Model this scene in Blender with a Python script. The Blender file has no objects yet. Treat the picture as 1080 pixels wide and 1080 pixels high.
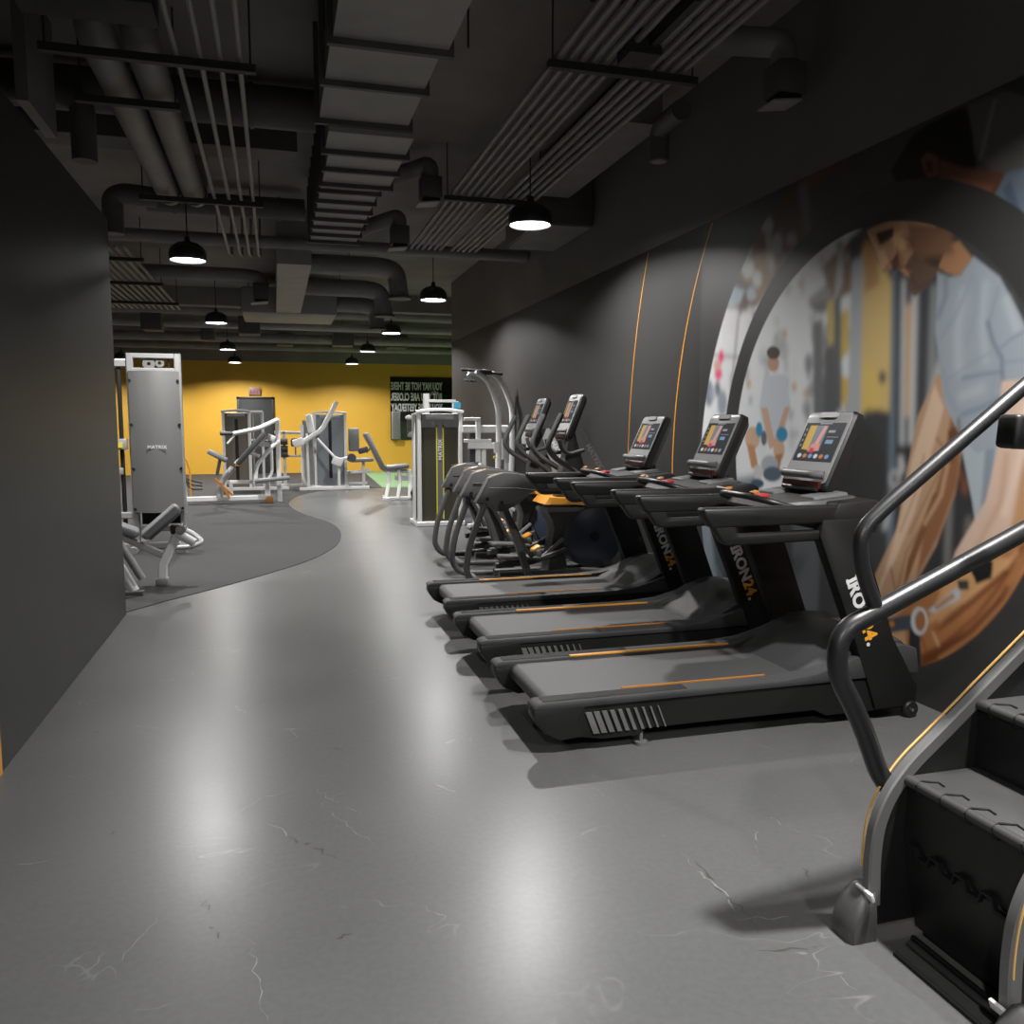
import bpy, bmesh, math, random
import numpy as np
from mathutils import Vector, Matrix, Euler
random.seed(7); RNG = np.random.default_rng(5)
S = bpy.context.scene
COL = S.collection
PI = math.pi
WALL = (.034, .0335, .033)

# ------------------------------------------------------------------ materials
def lin(c):
    c = c / 255.
    return c / 12.92 if c <= .04045 else ((c + .055) / 1.055) ** 2.4
def rgb(r, g, b): return (lin(r), lin(g), lin(b))
MATS = {}
def mat(name, col, rough=.5, metal=0., spec=.5, var=0., scale=8., bump=0., bscale=60., emit=None, estr=1., coat=0.):
    m = bpy.data.materials.new(name); m.use_nodes = True
    nt = m.node_tree; b = nt.nodes['Principled BSDF']
    b.inputs['Base Color'].default_value = (*col, 1); b.inputs['Roughness'].default_value = rough
    b.inputs['Metallic'].default_value = metal; b.inputs['Specular IOR Level'].default_value = spec
    if coat: b.inputs['Coat Weight'].default_value = coat
    tc = nt.nodes.new('ShaderNodeTexCoord')
    n = nt.nodes.new('ShaderNodeTexNoise'); n.inputs['Scale'].default_value = scale; n.inputs['Detail'].default_value = 3
    nt.links.new(tc.outputs['Object'], n.inputs['Vector'])
    if var:
        r = nt.nodes.new('ShaderNodeValToRGB')
        r.color_ramp.elements[0].position = .3; r.color_ramp.elements[1].position = .7
        r.color_ramp.elements[0].color = (*[c * (1 - var) for c in col], 1)
        r.color_ramp.elements[1].color = (*[min(1, c * (1 + var)) for c in col], 1)
        nt.links.new(n.outputs['Fac'], r.inputs['Fac']); nt.links.new(r.outputs['Color'], b.inputs['Base Color'])
    if bump:
        n2 = nt.nodes.new('ShaderNodeTexNoise'); n2.inputs['Scale'].default_value = bscale; n2.inputs['Detail'].default_value = 2
        nt.links.new(tc.outputs['Object'], n2.inputs['Vector'])
        bp = nt.nodes.new('ShaderNodeBump'); bp.inputs['Strength'].default_value = bump; bp.inputs['Distance'].default_value = .003
        nt.links.new(n2.outputs['Fac'], bp.inputs['Height']); nt.links.new(bp.outputs['Normal'], b.inputs['Normal'])
    if emit:
        b.inputs['Emission Color'].default_value = (*emit, 1); b.inputs['Emission Strength'].default_value = estr
    MATS[name] = m
    return m
mat('blk', (.009, .009, .009), .45, spec=.5, bump=.15, bscale=300)
mat('blk_matte', (.006, .006, .006), .6, spec=.35)
mat('blk_gloss', (.014, .014, .015), .38, spec=.5)
mat('charcoal', (.045, .045, .045), .5, var=.08)
mat('elgrey', (.075, .074, .072), .45, var=.05)
mat('dgrey', (.13, .13, .128), .42)
mat('mgrey', (.22, .22, .22), .4)
mat('lgrey', (.34, .34, .335), .35, metal=.2)
mat('tread', (.037, .037, .038), .62, bump=.25, bscale=500)
mat('belt', (.066, .066, .067), .55, bump=.2, bscale=700)
mat('pad', (.16, .165, .17), .5, bump=.1, bscale=200)
mat('dpad', (.05, .05, .052), .5)
mat('white', (.66, .66, .65), .35)
mat('chrome', (.6, .6, .6), .2, metal=1.)
mat('orange', (.62, .27, .03), .4)
mat('gold', (.75, .45, .14), .35)
mat('dorange', (.42, .16, .02), .45)
mat('red', (.42, .02, .02), .35)
mat('darkred', (.09, .008, .003), .3)
mat('ltext', (.62, .62, .62), .4)
mat('otext', (.75, .33, .03), .4)
mat('pgrey', (.20, .20, .195), .38, metal=.35)
mat('bl', (.05, .35, .55), .4)
mat('door_dark', (.035, .035, .036), .6, spec=.3)
mat('olive', (.047, .043, .026), .3, spec=.6)
mat('smoke', (.14, .115, .09), .4, spec=.5)
mat('bluegl', (.20, .22, .24), .25, spec=.6)
mat('yellow', (.65, .55, .05), .4)
mat('flyblue', (.045, .055, .085), .28, spec=.6)
mat('glass_dk', (.010, .010, .010), .12, spec=.6)
mat('duct', (.20, .19, .18), .55, metal=.15, var=.15, scale=3)
mat('duct_dk', (.085, .08, .075), .6, var=.15, scale=3)
mat('duct_lt', (.30, .285, .265), .6, var=.1, scale=3)
mat('strut', (.028, .027, .026), .6)
mat('slab', (.22, .20, .18), .85, var=.18, scale=1.2)
mat('wall_paint', WALL, .5, spec=.18, var=.04, scale=2)
mat('wall_up', (.14, .135, .128), .7, var=.06, scale=1.5)
mat('partition', (.029, .029, .029), .45, spec=.38, var=.03, scale=1.5)
mat('yellow_wall', (.66, .37, .045), .55, spec=.3, var=.04, scale=1)
mat('wall_green_bounce', (.20, .22, .15), .7)  # green tint on unseen walls, added to bounce green onto the ceiling
mat('turf', (.17, .29, .13), .9, var=.15, scale=60, bump=.5, bscale=400)
mat('rubber', (.037, .0367, .037), .75, spec=.25, var=.10, scale=90)
mat('lampglow', (.9, .9, .9), .5, emit=(1, .97, .93), estr=1.5)
mat('scuff_lt', (.20, .20, .19), .5, var=.3, scale=30)
mat('scuff_dk', (.055, .05, .04), .5, var=.3, scale=30)
def floor_mat():
    m = bpy.data.materials.new('concrete_floor'); m.use_nodes = True
    nt = m.node_tree; N = nt.nodes; L = nt.links; b = N['Principled BSDF']
    tc = N.new('ShaderNodeTexCoord')
    def noise(s, d=4, dist=0, vec=None):
        n = N.new('ShaderNodeTexNoise'); n.inputs['Scale'].default_value = s; n.inputs['Detail'].default_value = d
        n.inputs['Distortion'].default_value = dist
        L.new(vec if vec else tc.outputs['Object'], n.inputs['Vector']); return n
    def ramp(src, p0, c0, p1, c1):
        r = N.new('ShaderNodeValToRGB'); e = r.color_ramp.elements
        e[0].position = p0; e[1].position = p1; e[0].color = (*c0, 1); e[1].color = (*c1, 1)
        L.new(src, r.inputs['Fac']); return r
    def mix(f, a, c, typ='MIX'):
        x = N.new('ShaderNodeMix'); x.data_type = 'RGBA'; x.blend_type = typ
        L.new(f, x.inputs['Factor']); L.new(a, x.inputs[6]); L.new(c, x.inputs[7]); return x.outputs[2]
    base = ramp(noise(.9, 6).outputs['Fac'], .3, (.102, .103, .102), .7, (.122, .123, .121))
    fine = ramp(noise(45, 4).outputs['Fac'], .35, (.94, .94, .94), .65, (1.04, 1.04, 1.04))
    mm = N.new('ShaderNodeMix'); mm.data_type = 'RGBA'; mm.blend_type = 'MULTIPLY'; mm.inputs['Factor'].default_value = 1
    L.new(base.outputs['Color'], mm.inputs[6]); L.new(fine.outputs['Color'], mm.inputs[7])
    # pale scratches: thin contour of a stretched noise, broken up by a second noise
    mp = N.new('ShaderNodeMapping'); mp.inputs['Scale'].default_value = (1, 2.2, 1); mp.inputs['Rotation'].default_value = (0, 0, .6)
    L.new(tc.outputs['Object'], mp.inputs['Vector'])
    n3 = noise(1.3, 3, .6, mp.outputs['Vector'])
    r3 = N.new('ShaderNodeValToRGB'); e = r3.color_ramp.elements
    e[0].position = .497; e[0].color = (0, 0, 0, 1); e[1].position = .5; e[1].color = (1, 1, 1, 1)
    x = e.new(.503); x.color = (0, 0, 0, 1)
    L.new(n3.outputs['Fac'], r3.inputs['Fac'])
    br = ramp(noise(2.3, 5).outputs['Fac'], .53, (0, 0, 0), .66, (.45, .45, .45))
    ml = N.new('ShaderNodeMath'); ml.operation = 'MULTIPLY'
    L.new(r3.outputs['Color'], ml.inputs[0]); L.new(br.outputs['Color'], ml.inputs[1])
    pale = N.new('ShaderNodeRGB'); pale.outputs[0].default_value = (.30, .295, .28, 1)
    c1 = mix(ml.outputs[0], mm.outputs[2], pale.outputs[0])
    sp = ramp(noise(11, 5).outputs['Fac'], .72, (0, 0, 0), .80, (.35, .35, .35))
    dk = N.new('ShaderNodeRGB'); dk.outputs[0].default_value = (.05, .045, .036, 1)
    c2 = mix(sp.outputs['Color'], c1, dk.outputs[0])
    L.new(c2, b.inputs['Base Color'])
    rr = ramp(noise(1.8, 5).outputs['Fac'], .3, (.31, .31, .31), .7, (.34, .34, .34))
    L.new(rr.outputs['Color'], b.inputs['Roughness']); b.inputs['Specular IOR Level'].default_value = .22
    bp = N.new('ShaderNodeBump'); bp.inputs['Strength'].default_value = .08; bp.inputs['Distance'].default_value = .004
    L.new(noise(5, 5).outputs['Fac'], bp.inputs['Height']); L.new(bp.outputs['Normal'], b.inputs['Normal'])
    g = N.new('ShaderNodeBsdfGlossy'); g.inputs['Roughness'].default_value = .27; g.inputs['Color'].default_value = (.9, .9, .9, 1)
    L.new(bp.outputs['Normal'], g.inputs['Normal'])
    mx = N.new('ShaderNodeMixShader'); mx.inputs[0].default_value = .006; out = N['Material Output']
    L.new(b.outputs[0], mx.inputs[1]); L.new(g.outputs[0], mx.inputs[2]); L.new(mx.outputs[0], out.inputs['Surface'])
    MATS['floor'] = m
floor_mat()
def vcol_mat(name, rough=.5, emission=False, strength=1.):
    m = bpy.data.materials.new(name); m.use_nodes = True
    nt = m.node_tree; b = nt.nodes['Principled BSDF']; a = nt.nodes.new('ShaderNodeVertexColor'); a.layer_name = 'Print'
    b.inputs['Roughness'].default_value = rough; b.inputs['Specular IOR Level'].default_value = .3
    if emission:
        b.inputs['Base Color'].default_value = (.01, .01, .01, 1)
        nt.links.new(a.outputs['Color'], b.inputs['Emission Color']); b.inputs['Emission Strength'].default_value = strength
    else: nt.links.new(a.outputs['Color'], b.inputs['Base Color'])
    MATS[name] = m
vcol_mat('mural_print', .5); vcol_mat('screen_print', .2, True, .9)

# ------------------------------------------------------------------ mesh helpers
def fillet(pts, r, n=5):
    pts = [Vector(p) for p in pts]; out = [pts[0]]
    for i in range(1, len(pts) - 1):
        a, b, c = pts[i - 1], pts[i], pts[i + 1]
        u = (a - b); v = (c - b); d = min(r, u.length * .48, v.length * .48)
        p, q = b + u.normalized() * d, b + v.normalized() * d
        for k in range(n + 1):
            t = k / n; out.append(p * (1 - t) ** 2 + b * 2 * t * (1 - t) + q * t * t)
    out.append(pts[-1]); return out
class MB:
    def __init__(s): s.bm = bmesh.new()
    def _merge(s, b2, M=None):
        if M is not None: b2.transform(M)
        me = bpy.data.meshes.new('t'); b2.to_mesh(me); b2.free(); s.bm.from_mesh(me); bpy.data.meshes.remove(me); return s
    def obox(s, c, size, rot=(0, 0, 0), bev=0, seg=2):
        b = bmesh.new(); bmesh.ops.create_cube(b, size=1); b.transform(Matrix.Diagonal((*size, 1)))
        if bev: bmesh.ops.bevel(b, geom=b.edges[:], offset=min(bev, min(size) * .45), segments=seg, profile=.5, affect='EDGES')
        return s._merge(b, Matrix.Translation(c) @ Euler(rot).to_matrix().to_4x4())
    def box(s, x0, x1, y0, y1, z0, z1, bev=0, seg=2):
        return s.obox(((x0 + x1) / 2, (y0 + y1) / 2, (z0 + z1) / 2), (abs(x1 - x0), abs(y1 - y0), abs(z1 - z0)), bev=bev, seg=seg)
    def sweep(s, pts, prof, up=(0, 0, 1), cap=True, scale=None):
        pts = [Vector(p) for p in pts]; bm = s.bm; rings = []; up = Vector(up); last = None
        for i, p in enumerate(pts):
            t = (pts[min(i + 1, len(pts) - 1)] - pts[max(i - 1, 0)]).normalized()
            x = last if last is not None else t.cross(up)
            if x.length < .15: x = t.cross(Vector((0, 1, 0) if abs(t.y) < .9 else (1, 0, 0)))
            x = (x - t * x.dot(t)).normalized(); last = x; y = x.cross(t).normalized()
            k = scale[i] if scale else 1
            rings.append([bm.verts.new(p + x * a * k + y * b * k) for a, b in prof])
        n = len(prof)
        for r0, r1 in zip(rings, rings[1:]):
            for j in range(n): bm.faces.new((r0[j], r0[(j + 1) % n], r1[(j + 1) % n], r1[j]))
        if cap: bm.faces.new(rings[0][::-1]); bm.faces.new(rings[-1])
        return s
    def tube(s, pts, r, fil=0, seg=10, scale=None, up=(0, 0, 1)):
        if fil: pts = fillet(pts, fil)
        return s.sweep(pts, [(math.cos(2 * PI * k / seg) * r, math.sin(2 * PI * k / seg) * r) for k in range(seg)], scale=scale, up=up)
    def bar(s, pts, w, h, fil=0, up=(0, 0, 1)):
        if fil: pts = fillet(pts, fil)
        w /= 2; h /= 2; c = min(w, h) * .3
        return s.sweep(pts, [(-w + c, -h), (w - c, -h), (w, -h + c), (w, h - c), (w - c, h), (-w + c, h), (-w, h - c), (-w, -h + c)], up=up)
    def prism(s, pts, lo, hi, axis='y', bev=0):
        b = bmesh.new()
        f = {'y': lambda p, v: (p[0], v, p[1]), 'x': lambda p, v: (v, p[0], p[1]), 'z': lambda p, v: (p[0], p[1], v)}[axis]
        A = [b.verts.new(f(p, lo)) for p in pts]; B = [b.verts.new(f(p, hi)) for p in pts]; n = len(pts)
        b.faces.new(A); b.faces.new(B[::-1])
        for i in range(n): b.faces.new((A[(i + 1) % n], A[i], B[i], B[(i + 1) % n]))
        bmesh.ops.recalc_face_normals(b, faces=b.faces)
        if bev: bmesh.ops.bevel(b, geom=b.edges[:], offset=bev, segments=2, profile=.5, affect='EDGES')
        return s._merge(b)
    def lathe(s, prof, c=(0, 0, 0), seg=28, rot=None, cap=False):
        b = bmesh.new(); rings = []
        for r, z in prof: rings.append([b.verts.new((r * math.cos(2 * PI * k / seg), r * math.sin(2 * PI * k / seg), z)) for k in range(seg)])
        for r0, r1 in zip(rings, rings[1:]):
            for j in range(seg): b.faces.new((r0[j], r0[(j + 1) % seg], r1[(j + 1) % seg], r1[j]))
        if cap: b.faces.new(rings[0][::-1]); b.faces.new(rings[-1])
        M = Matrix.Translation(c)
        if rot: M = M @ Euler(rot).to_matrix().to_4x4()
        return s._merge(b, M)
    def cyl(s, a, b, r, seg=16): return s.tube([a, b], r, seg=seg)
    def loft(s, secs, cap=True):
        rings = [[s.bm.verts.new(p) for p in sec] for sec in secs]; n = len(rings[0])
        for r0, r1 in zip(rings, rings[1:]):
            for j in range(n): s.bm.faces.new((r0[j], r0[(j + 1) % n], r1[(j + 1) % n], r1[j]))
        if cap: s.bm.faces.new(rings[0][::-1]); s.bm.faces.new(rings[-1])
        return s
def link(name, mb, m, loc=(0, 0, 0), parent=None, sharp=38):
    bmesh.ops.recalc_face_normals(mb.bm, faces=mb.bm.faces)
    me = bpy.data.meshes.new(name); mb.bm.to_mesh(me); mb.bm.free()
    me.transform(Matrix.Translation(-Vector(loc)))
    me.materials.append(MATS[m]); me.shade_smooth(); me.set_sharp_from_angle(angle=math.radians(sharp))
    o = bpy.data.objects.new(name, me); COL.objects.link(o)
    if parent: o.parent = parent
    else: o.location = loc
    return o
def struct(name, mb, m, parent=None):
    o = link(name, mb, m, parent=parent); o['kind'] = 'structure'; return o
def single(name, mb, m, label, cat, loc, group=None):
    o = link(name, mb, m, loc=loc); o['label'] = label; o['category'] = cat
    if group: o['group'] = group
    return o
class Thing:
    def __init__(s, name, label, cat, loc, group=None):
        s.loc = Vector(loc); s.o = bpy.data.objects.new(name, None); COL.objects.link(s.o)
        s.o.location = loc; s.o.empty_display_size = .1; s.o['label'] = label; s.o['category'] = cat
        if group: s.o['group'] = group
    def part(s, name, mb, m, label=None, parent=None, sharp=38):
        o = link(name, mb, m, loc=s.loc, parent=parent or s.o, sharp=sharp)
        if label: o['label'] = label
        return o
def copy_tree(o, loc, label, group=None):
    def rec(x, par):
        c = x.copy(); COL.objects.link(c); c.parent = par
        for ch in kids[x.name]: rec(ch, c)
        return c
    kids = {}
    def scan(x): kids[x.name] = list(x.children); [scan(c) for c in x.children]
    scan(o); r = rec(o, None); r.location = loc; r['label'] = label
    if group: r['group'] = group
    return r
def text_mb(body, size, M, ext=.001, offset=0., spacing=1.):
    cu = bpy.data.curves.new('t', 'FONT'); cu.body = body; cu.size = size; cu.extrude = ext; cu.offset = offset
    cu.space_character = spacing; cu.resolution_u = 3; cu.fill_mode = 'BOTH'
    ob = bpy.data.objects.new('t', cu); COL.objects.link(ob)
    dg = bpy.context.evaluated_depsgraph_get(); dg.update()
    me = bpy.data.meshes.new_from_object(ob.evaluated_get(dg)); bpy.data.objects.remove(ob)
    xs = [v.co.x for v in me.vertices]; w = max(xs)
    mb = MB(); mb.bm.from_mesh(me); mb.bm.transform(M); bpy.data.meshes.remove(me)
    return mb, w
def basis(o, x, y):
    x = Vector(x).normalized(); y = Vector(y).normalized(); z = x.cross(y)
    return Matrix(((x.x, y.x, z.x, o[0]), (x.y, y.y, z.y, o[1]), (x.z, y.z, z.z, o[2]), (0, 0, 0, 1)))

# ------------------------------------------------------------------ camera (surveyed from the photograph)
FPX = 885.; PITCH = math.atan2(92, FPX); YAW = math.atan2(250, math.hypot(FPX, 92)); HC = 1.5
cam = bpy.data.cameras.new('camera'); co = bpy.data.objects.new('camera', cam); COL.objects.link(co)
co.location = (0, 0, HC); co.rotation_euler = (PI / 2 - PITCH, 0, -YAW)
cam.sensor_width = 36; cam.lens = 36 * FPX / 1080; cam.clip_start = .05; cam.clip_end = 100
S.camera = co
def sight(px, py):
    u = (540 - py) / FPX; dx = (px - 540) / FPX; dy = math.cos(PITCH) + u * math.sin(PITCH); dz = -math.sin(PITCH) + u * math.cos(PITCH)
    c, s = math.cos(YAW), math.sin(YAW); return (dx * c + dy * s, -dx * s + dy * c, dz)
WX = 3.32
def on_wall(px, py):          # photograph point -> (y, z) on the right wall
    r = sight(px, py); t = WX / max(r[0], .05); return (r[1] * t, HC + r[2] * t)

# ------------------------------------------------------------------ room shell
ZC = 4.2; XL = -8.; XR = 9.; YB = -5.; YF = 27.1
fl = struct('floor', MB().box(XL, XR, YB, YF + .2, -.2, 0), 'floor')
struct('ceiling', MB().box(XL, XR, YB, YF + .2, ZC, ZC + .2), 'slab')
struct('wall_right', MB().box(WX, WX + .25, YB, 16.1, 0, 3.08), 'wall_paint')
struct('wall_right_upper', MB().box(WX, WX + .25, YB, 16.1, 3.08, ZC), 'wall_up')
struct('wall_alcove', MB().box(WX + .25, XR, 15.9, 16.1, 0, ZC), 'wall_green_bounce')
struct('wall_far_right', MB().box(XR, XR + .2, 15.9, YF, 0, ZC), 'wall_green_bounce')
struct('wall_far', MB().box(XL, XR, YF, YF + .2, 0, 3.42), 'yellow_wall')
struct('wall_far_upper', MB().box(XL, XR, YF - .02, YF + .2, 3.42, ZC), 'slab')
struct('wall_left', MB().box(XL - .2, XL, YB, YF, 0, ZC), 'wall_up')
struct('wall_partition', MB().box(-1.36, -1.18, 1.0, 7.14, 0, 3.05, bev=.004), 'partition')
struct('trim_1', MB().box(-1.184, -1.176, 3.93, 3.962, 0, 3.05), 'orange')
# rubber floor with a curved edge
matpts = [(-8, 7.2), (-1.2, 7.2), (-.91, 7.62), (-.39, 8.29), (.05, 8.99), (.32, 9.45), (.52, 9.95), (.70, 10.55), (.81, 11.3), (.86, 12.1), (.80, 13.0), (.62, 13.75),
          (.42, 14.5), (.27, 15.4), (.20, 16.4), (.24, 17.2), (.38, 18.1), (.62, 18.9), (1.01, 19.6), (1.6, 19.95), (2.43, 20.05), (2.69, 27.05), (-8, 27.05)]
def chaikin(P, n=2):
    for _ in range(n):
        Q = [P[0]]
        for a, b in zip(P, P[1:]): Q += [(a[0] * .75 + b[0] * .25, a[1] * .75 + b[1] * .25), (a[0] * .25 + b[0] * .75, a[1] * .25 + b[1] * .75)]
        P = Q + [P[-1]]
    return P
matpts = matpts[:2] + chaikin(matpts[2:-3]) + matpts[-3:]
struct('floor_rubber', MB().prism(matpts, 0, .006, 'z'), 'rubber')
struct('floor_turf', MB().prism([(2.43, 20.05), (9, 20.2), (9, 27.05), (2.69, 27.05)], 0, .012, 'z'), 'turf')
# worn marks in the floor
def floorpt(px, py): r = sight(px, py); t = -HC / r[2]; return (r[0] * t, r[1] * t)
def mark(pts, w, m, jag=.012):
    mb = MB(); P = [Vector((*floorpt(*p), 0)) for p in pts]; Q = []
    for a, b in zip(P, P[1:]):
        n = max(3, int((b - a).length / .025))
        for k in range(n): Q.append(a.lerp(b, k / n) + Vector((random.uniform(-jag, jag), random.uniform(-jag, jag), 0)))
    Q.append(P[-1]); L_, R_ = [], []
    for i, q in enumerate(Q):
        t = (Q[min(i + 1, len(Q) - 1)] - Q[max(i - 1, 0)]).normalized(); n = Vector((-t.y, t.x, 0)); ww = w * random.uniform(.15, 1) * math.sin(PI * (i + .6) / (len(Q) + .2))
        L_.append(mb.bm.verts.new(q + n * ww + Vector((0, 0, .0006)))); R_.append(mb.bm.verts.new(q - n * ww + Vector((0, 0, .0006))))
    for i in range(len(Q) - 1):
        if random.random() < .85: mb.bm.faces.new((L_[i], L_[i + 1], R_[i + 1], R_[i]))
    o = link('scratch', mb, m, parent=fl); return o
for pts, w, m in [([(718, 898), (745, 925), (770, 950), (782, 968)], .006, 'scuff_lt'), ([(730, 905), (755, 935), (785, 960), (800, 985)], .006, 'scuff_dk'),
                  ([(800, 1000), (840, 1001), (868, 997)], .005, 'scuff_dk'), ([(780, 970), (832, 967)], .004, 'scuff_lt'), ([(285, 868), (302, 882)], .008, 'scuff_lt'),
                  ([(303, 884), (325, 892), (355, 905)], .012, 'scuff_dk'), ([(252, 858), (280, 840), (310, 833)], .004, 'scuff_lt'), ([(320, 828), (350, 842), (384, 862)], .004, 'scuff_lt'),
                  ([(340, 850), (395, 890)], .003, 'scuff_lt'), ([(122, 1018), (150, 985), (172, 960)], .003, 'scuff_lt'), ([(264, 990), (270, 1030), (283, 1080)], .003, 'scuff_lt'),
                  ([(225, 975), (230, 990)], .008, 'scuff_dk'), ([(214, 952), (220, 960)], .007, 'scuff_dk'), ([(345, 790), (362, 791)], .006, 'scuff_dk'), ([(100, 770), (105, 775)], .004, 'scuff_dk'),
                  ([(255, 718), (290, 705), (340, 697)], .003, 'scuff_lt'), ([(246, 745), (258, 752)], .010, 'scuff_lt'), ([(462, 828), (480, 835)], .009, 'scuff_lt'), ([(115, 878), (120, 880)], .008, 'scuff_dk'),
                  ([(20, 912), (50, 908)], .005, 'scuff_lt'), ([(350, 990), (372, 985)], .006, 'scuff_dk'), ([(780, 850), (850, 880)], .003, 'scuff_lt'), ([(795, 870), (800, 900)], .003, 'scuff_lt'),
                  ([(866, 1010), (905, 1045)], .003, 'scuff_lt'), ([(848, 915), (853, 925)], .006, 'scuff_dk')]:
    mark(pts, w, m)
# door and exit sign on the far wall
d = struct('door_1', MB().box(-1.03, -.07, YF - .045, YF + .01, .01, 2.28, bev=.006), 'door_dark')
dn = MB().box(-1.10, -1.03, YF - .05, YF + .01, 0, 2.35, bev=.004).box(-.07, 0, YF - .05, YF + .01, 0, 2.35, bev=.004).box(-1.10, 0, YF - .05, YF + .01, 2.28, 2.35, bev=.004)
struct('door_frame', dn, 'blk', d)
struct('door_handle', MB().box(-.95, -.20, YF - .11, YF - .075, 1.0, 1.06, bev=.008).box(-.93, -.88, YF - .08, YF - .04, .99, 1.07).box(-.27, -.22, YF - .08, YF - .04, .99, 1.07), 'lgrey', d)
ex = Thing('exit_sign', 'small grey EXIT sign with red letters above the dark far door', 'sign', (-.57, YF, 2.52))
ex.part('housing', MB().box(-.74, -.40, YF - .07, YF, 2.41, 2.63, bev=.01), 'mgrey')
t_, w_ = text_mb('EXIT', .17, basis((-.71, YF - .072, 2.455), (1, 0, 0), (0, 0, 1)), offset=.004)
ex.part('lettering', t_, 'red')
MATS['red'].node_tree.nodes['Principled BSDF'].inputs['Emission Color'].default_value = (1, .05, .05, 1)
# black mirror panel; reversed letters stand in for the reflected slogan
sx0, sx1 = 3.57, 6.0
mp = Thing('slogan_mirror', 'black mirror panel on the yellow wall, its slogan reflection modelled as reversed white letters', 'sign', (4.8, YF, 1.0))
mp.part('panel', MB().box(sx0, sx1, YF - .03, YF, 1.02, 3.02, bev=.004), 'glass_dk')
lt = MB()
for i, (tx, hh) in enumerate((('YOU MAY NOT BE THERE', 2.62), ('BUT YOU ARE CLOSER', 2.28), ('YOU WERE YESTERDAY', 1.94))):
    tm, w = text_mb(tx, .33, Matrix.Identity(4), offset=.012, ext=.001)
    sc = 1.66 / w
    tm.bm.transform(basis((5.25, YF - .033, hh), (1, 0, 0), (0, 0, 1)) @ Matrix.Diagonal((-sc, 1.0, 1, 1)))
    me = bpy.data.meshes.new('t'); tm.bm.to_mesh(me); tm.bm.free(); lt.bm.from_mesh(me); bpy.data.meshes.remove(me)
mp.part('lettering', lt, 'ltext')

# ------------------------------------------------------------------ pendant lamps
LE = 136.
def lamp(x, y, label, power=1.):
    t = Thing('pendant_lamp', label, 'lamp', (x, y, 3.25), 'black dome pendant lamps')
    t.part('lamp_shade', MB().lathe([(.172, 3.262), (.182, 3.25), (.190, 3.275), (.193, 3.31), (.183, 3.36), (.155, 3.40), (.11, 3.43), (.05, 3.445), (.03, 3.46), (.028, 3.50), (.012, 3.51)], (x, y, 0)), 'blk_gloss')
    t.part('diffuser', MB().lathe([(.176, 3.258), (.166, 3.292), (.14, 3.313), (.001, 3.315)], (x, y, 0)), 'lampglow', 'glowing white diffuser')
    t.part('cord', MB().cyl((x, y, 3.50), (x, y, ZC), .006, 8), 'blk_matte')
    l = bpy.data.lights.new('lamp_light', 'AREA'); l.shape = 'DISK'; l.size = .15; l.energy = LE * power; l.color = (1, .985, .965)
    lo = bpy.data.objects.new('lamp_light', l); COL.objects.link(lo); lo.parent = t.o; lo.location = (0, 0, .062)
    return t
RL = [(2.2, -2.1, 'black pendant lamp behind the camera in the right row'), (2.2, 1.7, 'black pendant lamp above the stair climber, right row', 1.45),
      (2.22, 7.31, 'large nearest black pendant lamp hanging right of centre under the conduits'), (2.21, 11.98, 'black pendant lamp second in the right row, over the olive machine'),
      (2.21, 16.5, 'black pendant lamp third in the right row, beside the curved round duct'), (2.2, 20.7, 'black pendant lamp fourth in the right row, above the yellow wall'),
      (2.2, 25., 'farthest small pendant lamp of the right row at the yellow wall')]
LL = [(-.85, -1.5, 'black pendant lamp behind the camera in the left row'),
      (-.85, 9.83, 'nearest black pendant lamp of the left row, below the two big pipes'), (-.93, 15.65, 'black pendant lamp second in the left row'),
      (-1.02, 21.06, 'black pendant lamp third in the left row'), (-1.05, 25.4, 'farthest small pendant lamp of the left row above the yellow wall door'),
      (-3.93, 24.9, 'small pendant lamp at the far left beside the grey cable tower')]
for a in RL + LL: lamp(*a)
for y in (9.5, 14.5, 19.5): lamp(-4.3, y, 'added unseen pendant lamp behind the partition for the left machines, %s from the tower' % {9.5: 'nearest', 14.5: 'middle', 19.5: 'farther'}[y])  # lamps added out of view to light the white machines at left
for y in (19., 23.5): lamp(6.0, y, 'added unseen pendant lamp over the green turf, %s' % {19.: 'near the alcove', 23.5: 'near the yellow wall'}[y], .7)  # lamps added out of view so the turf bounces green light upward

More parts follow.
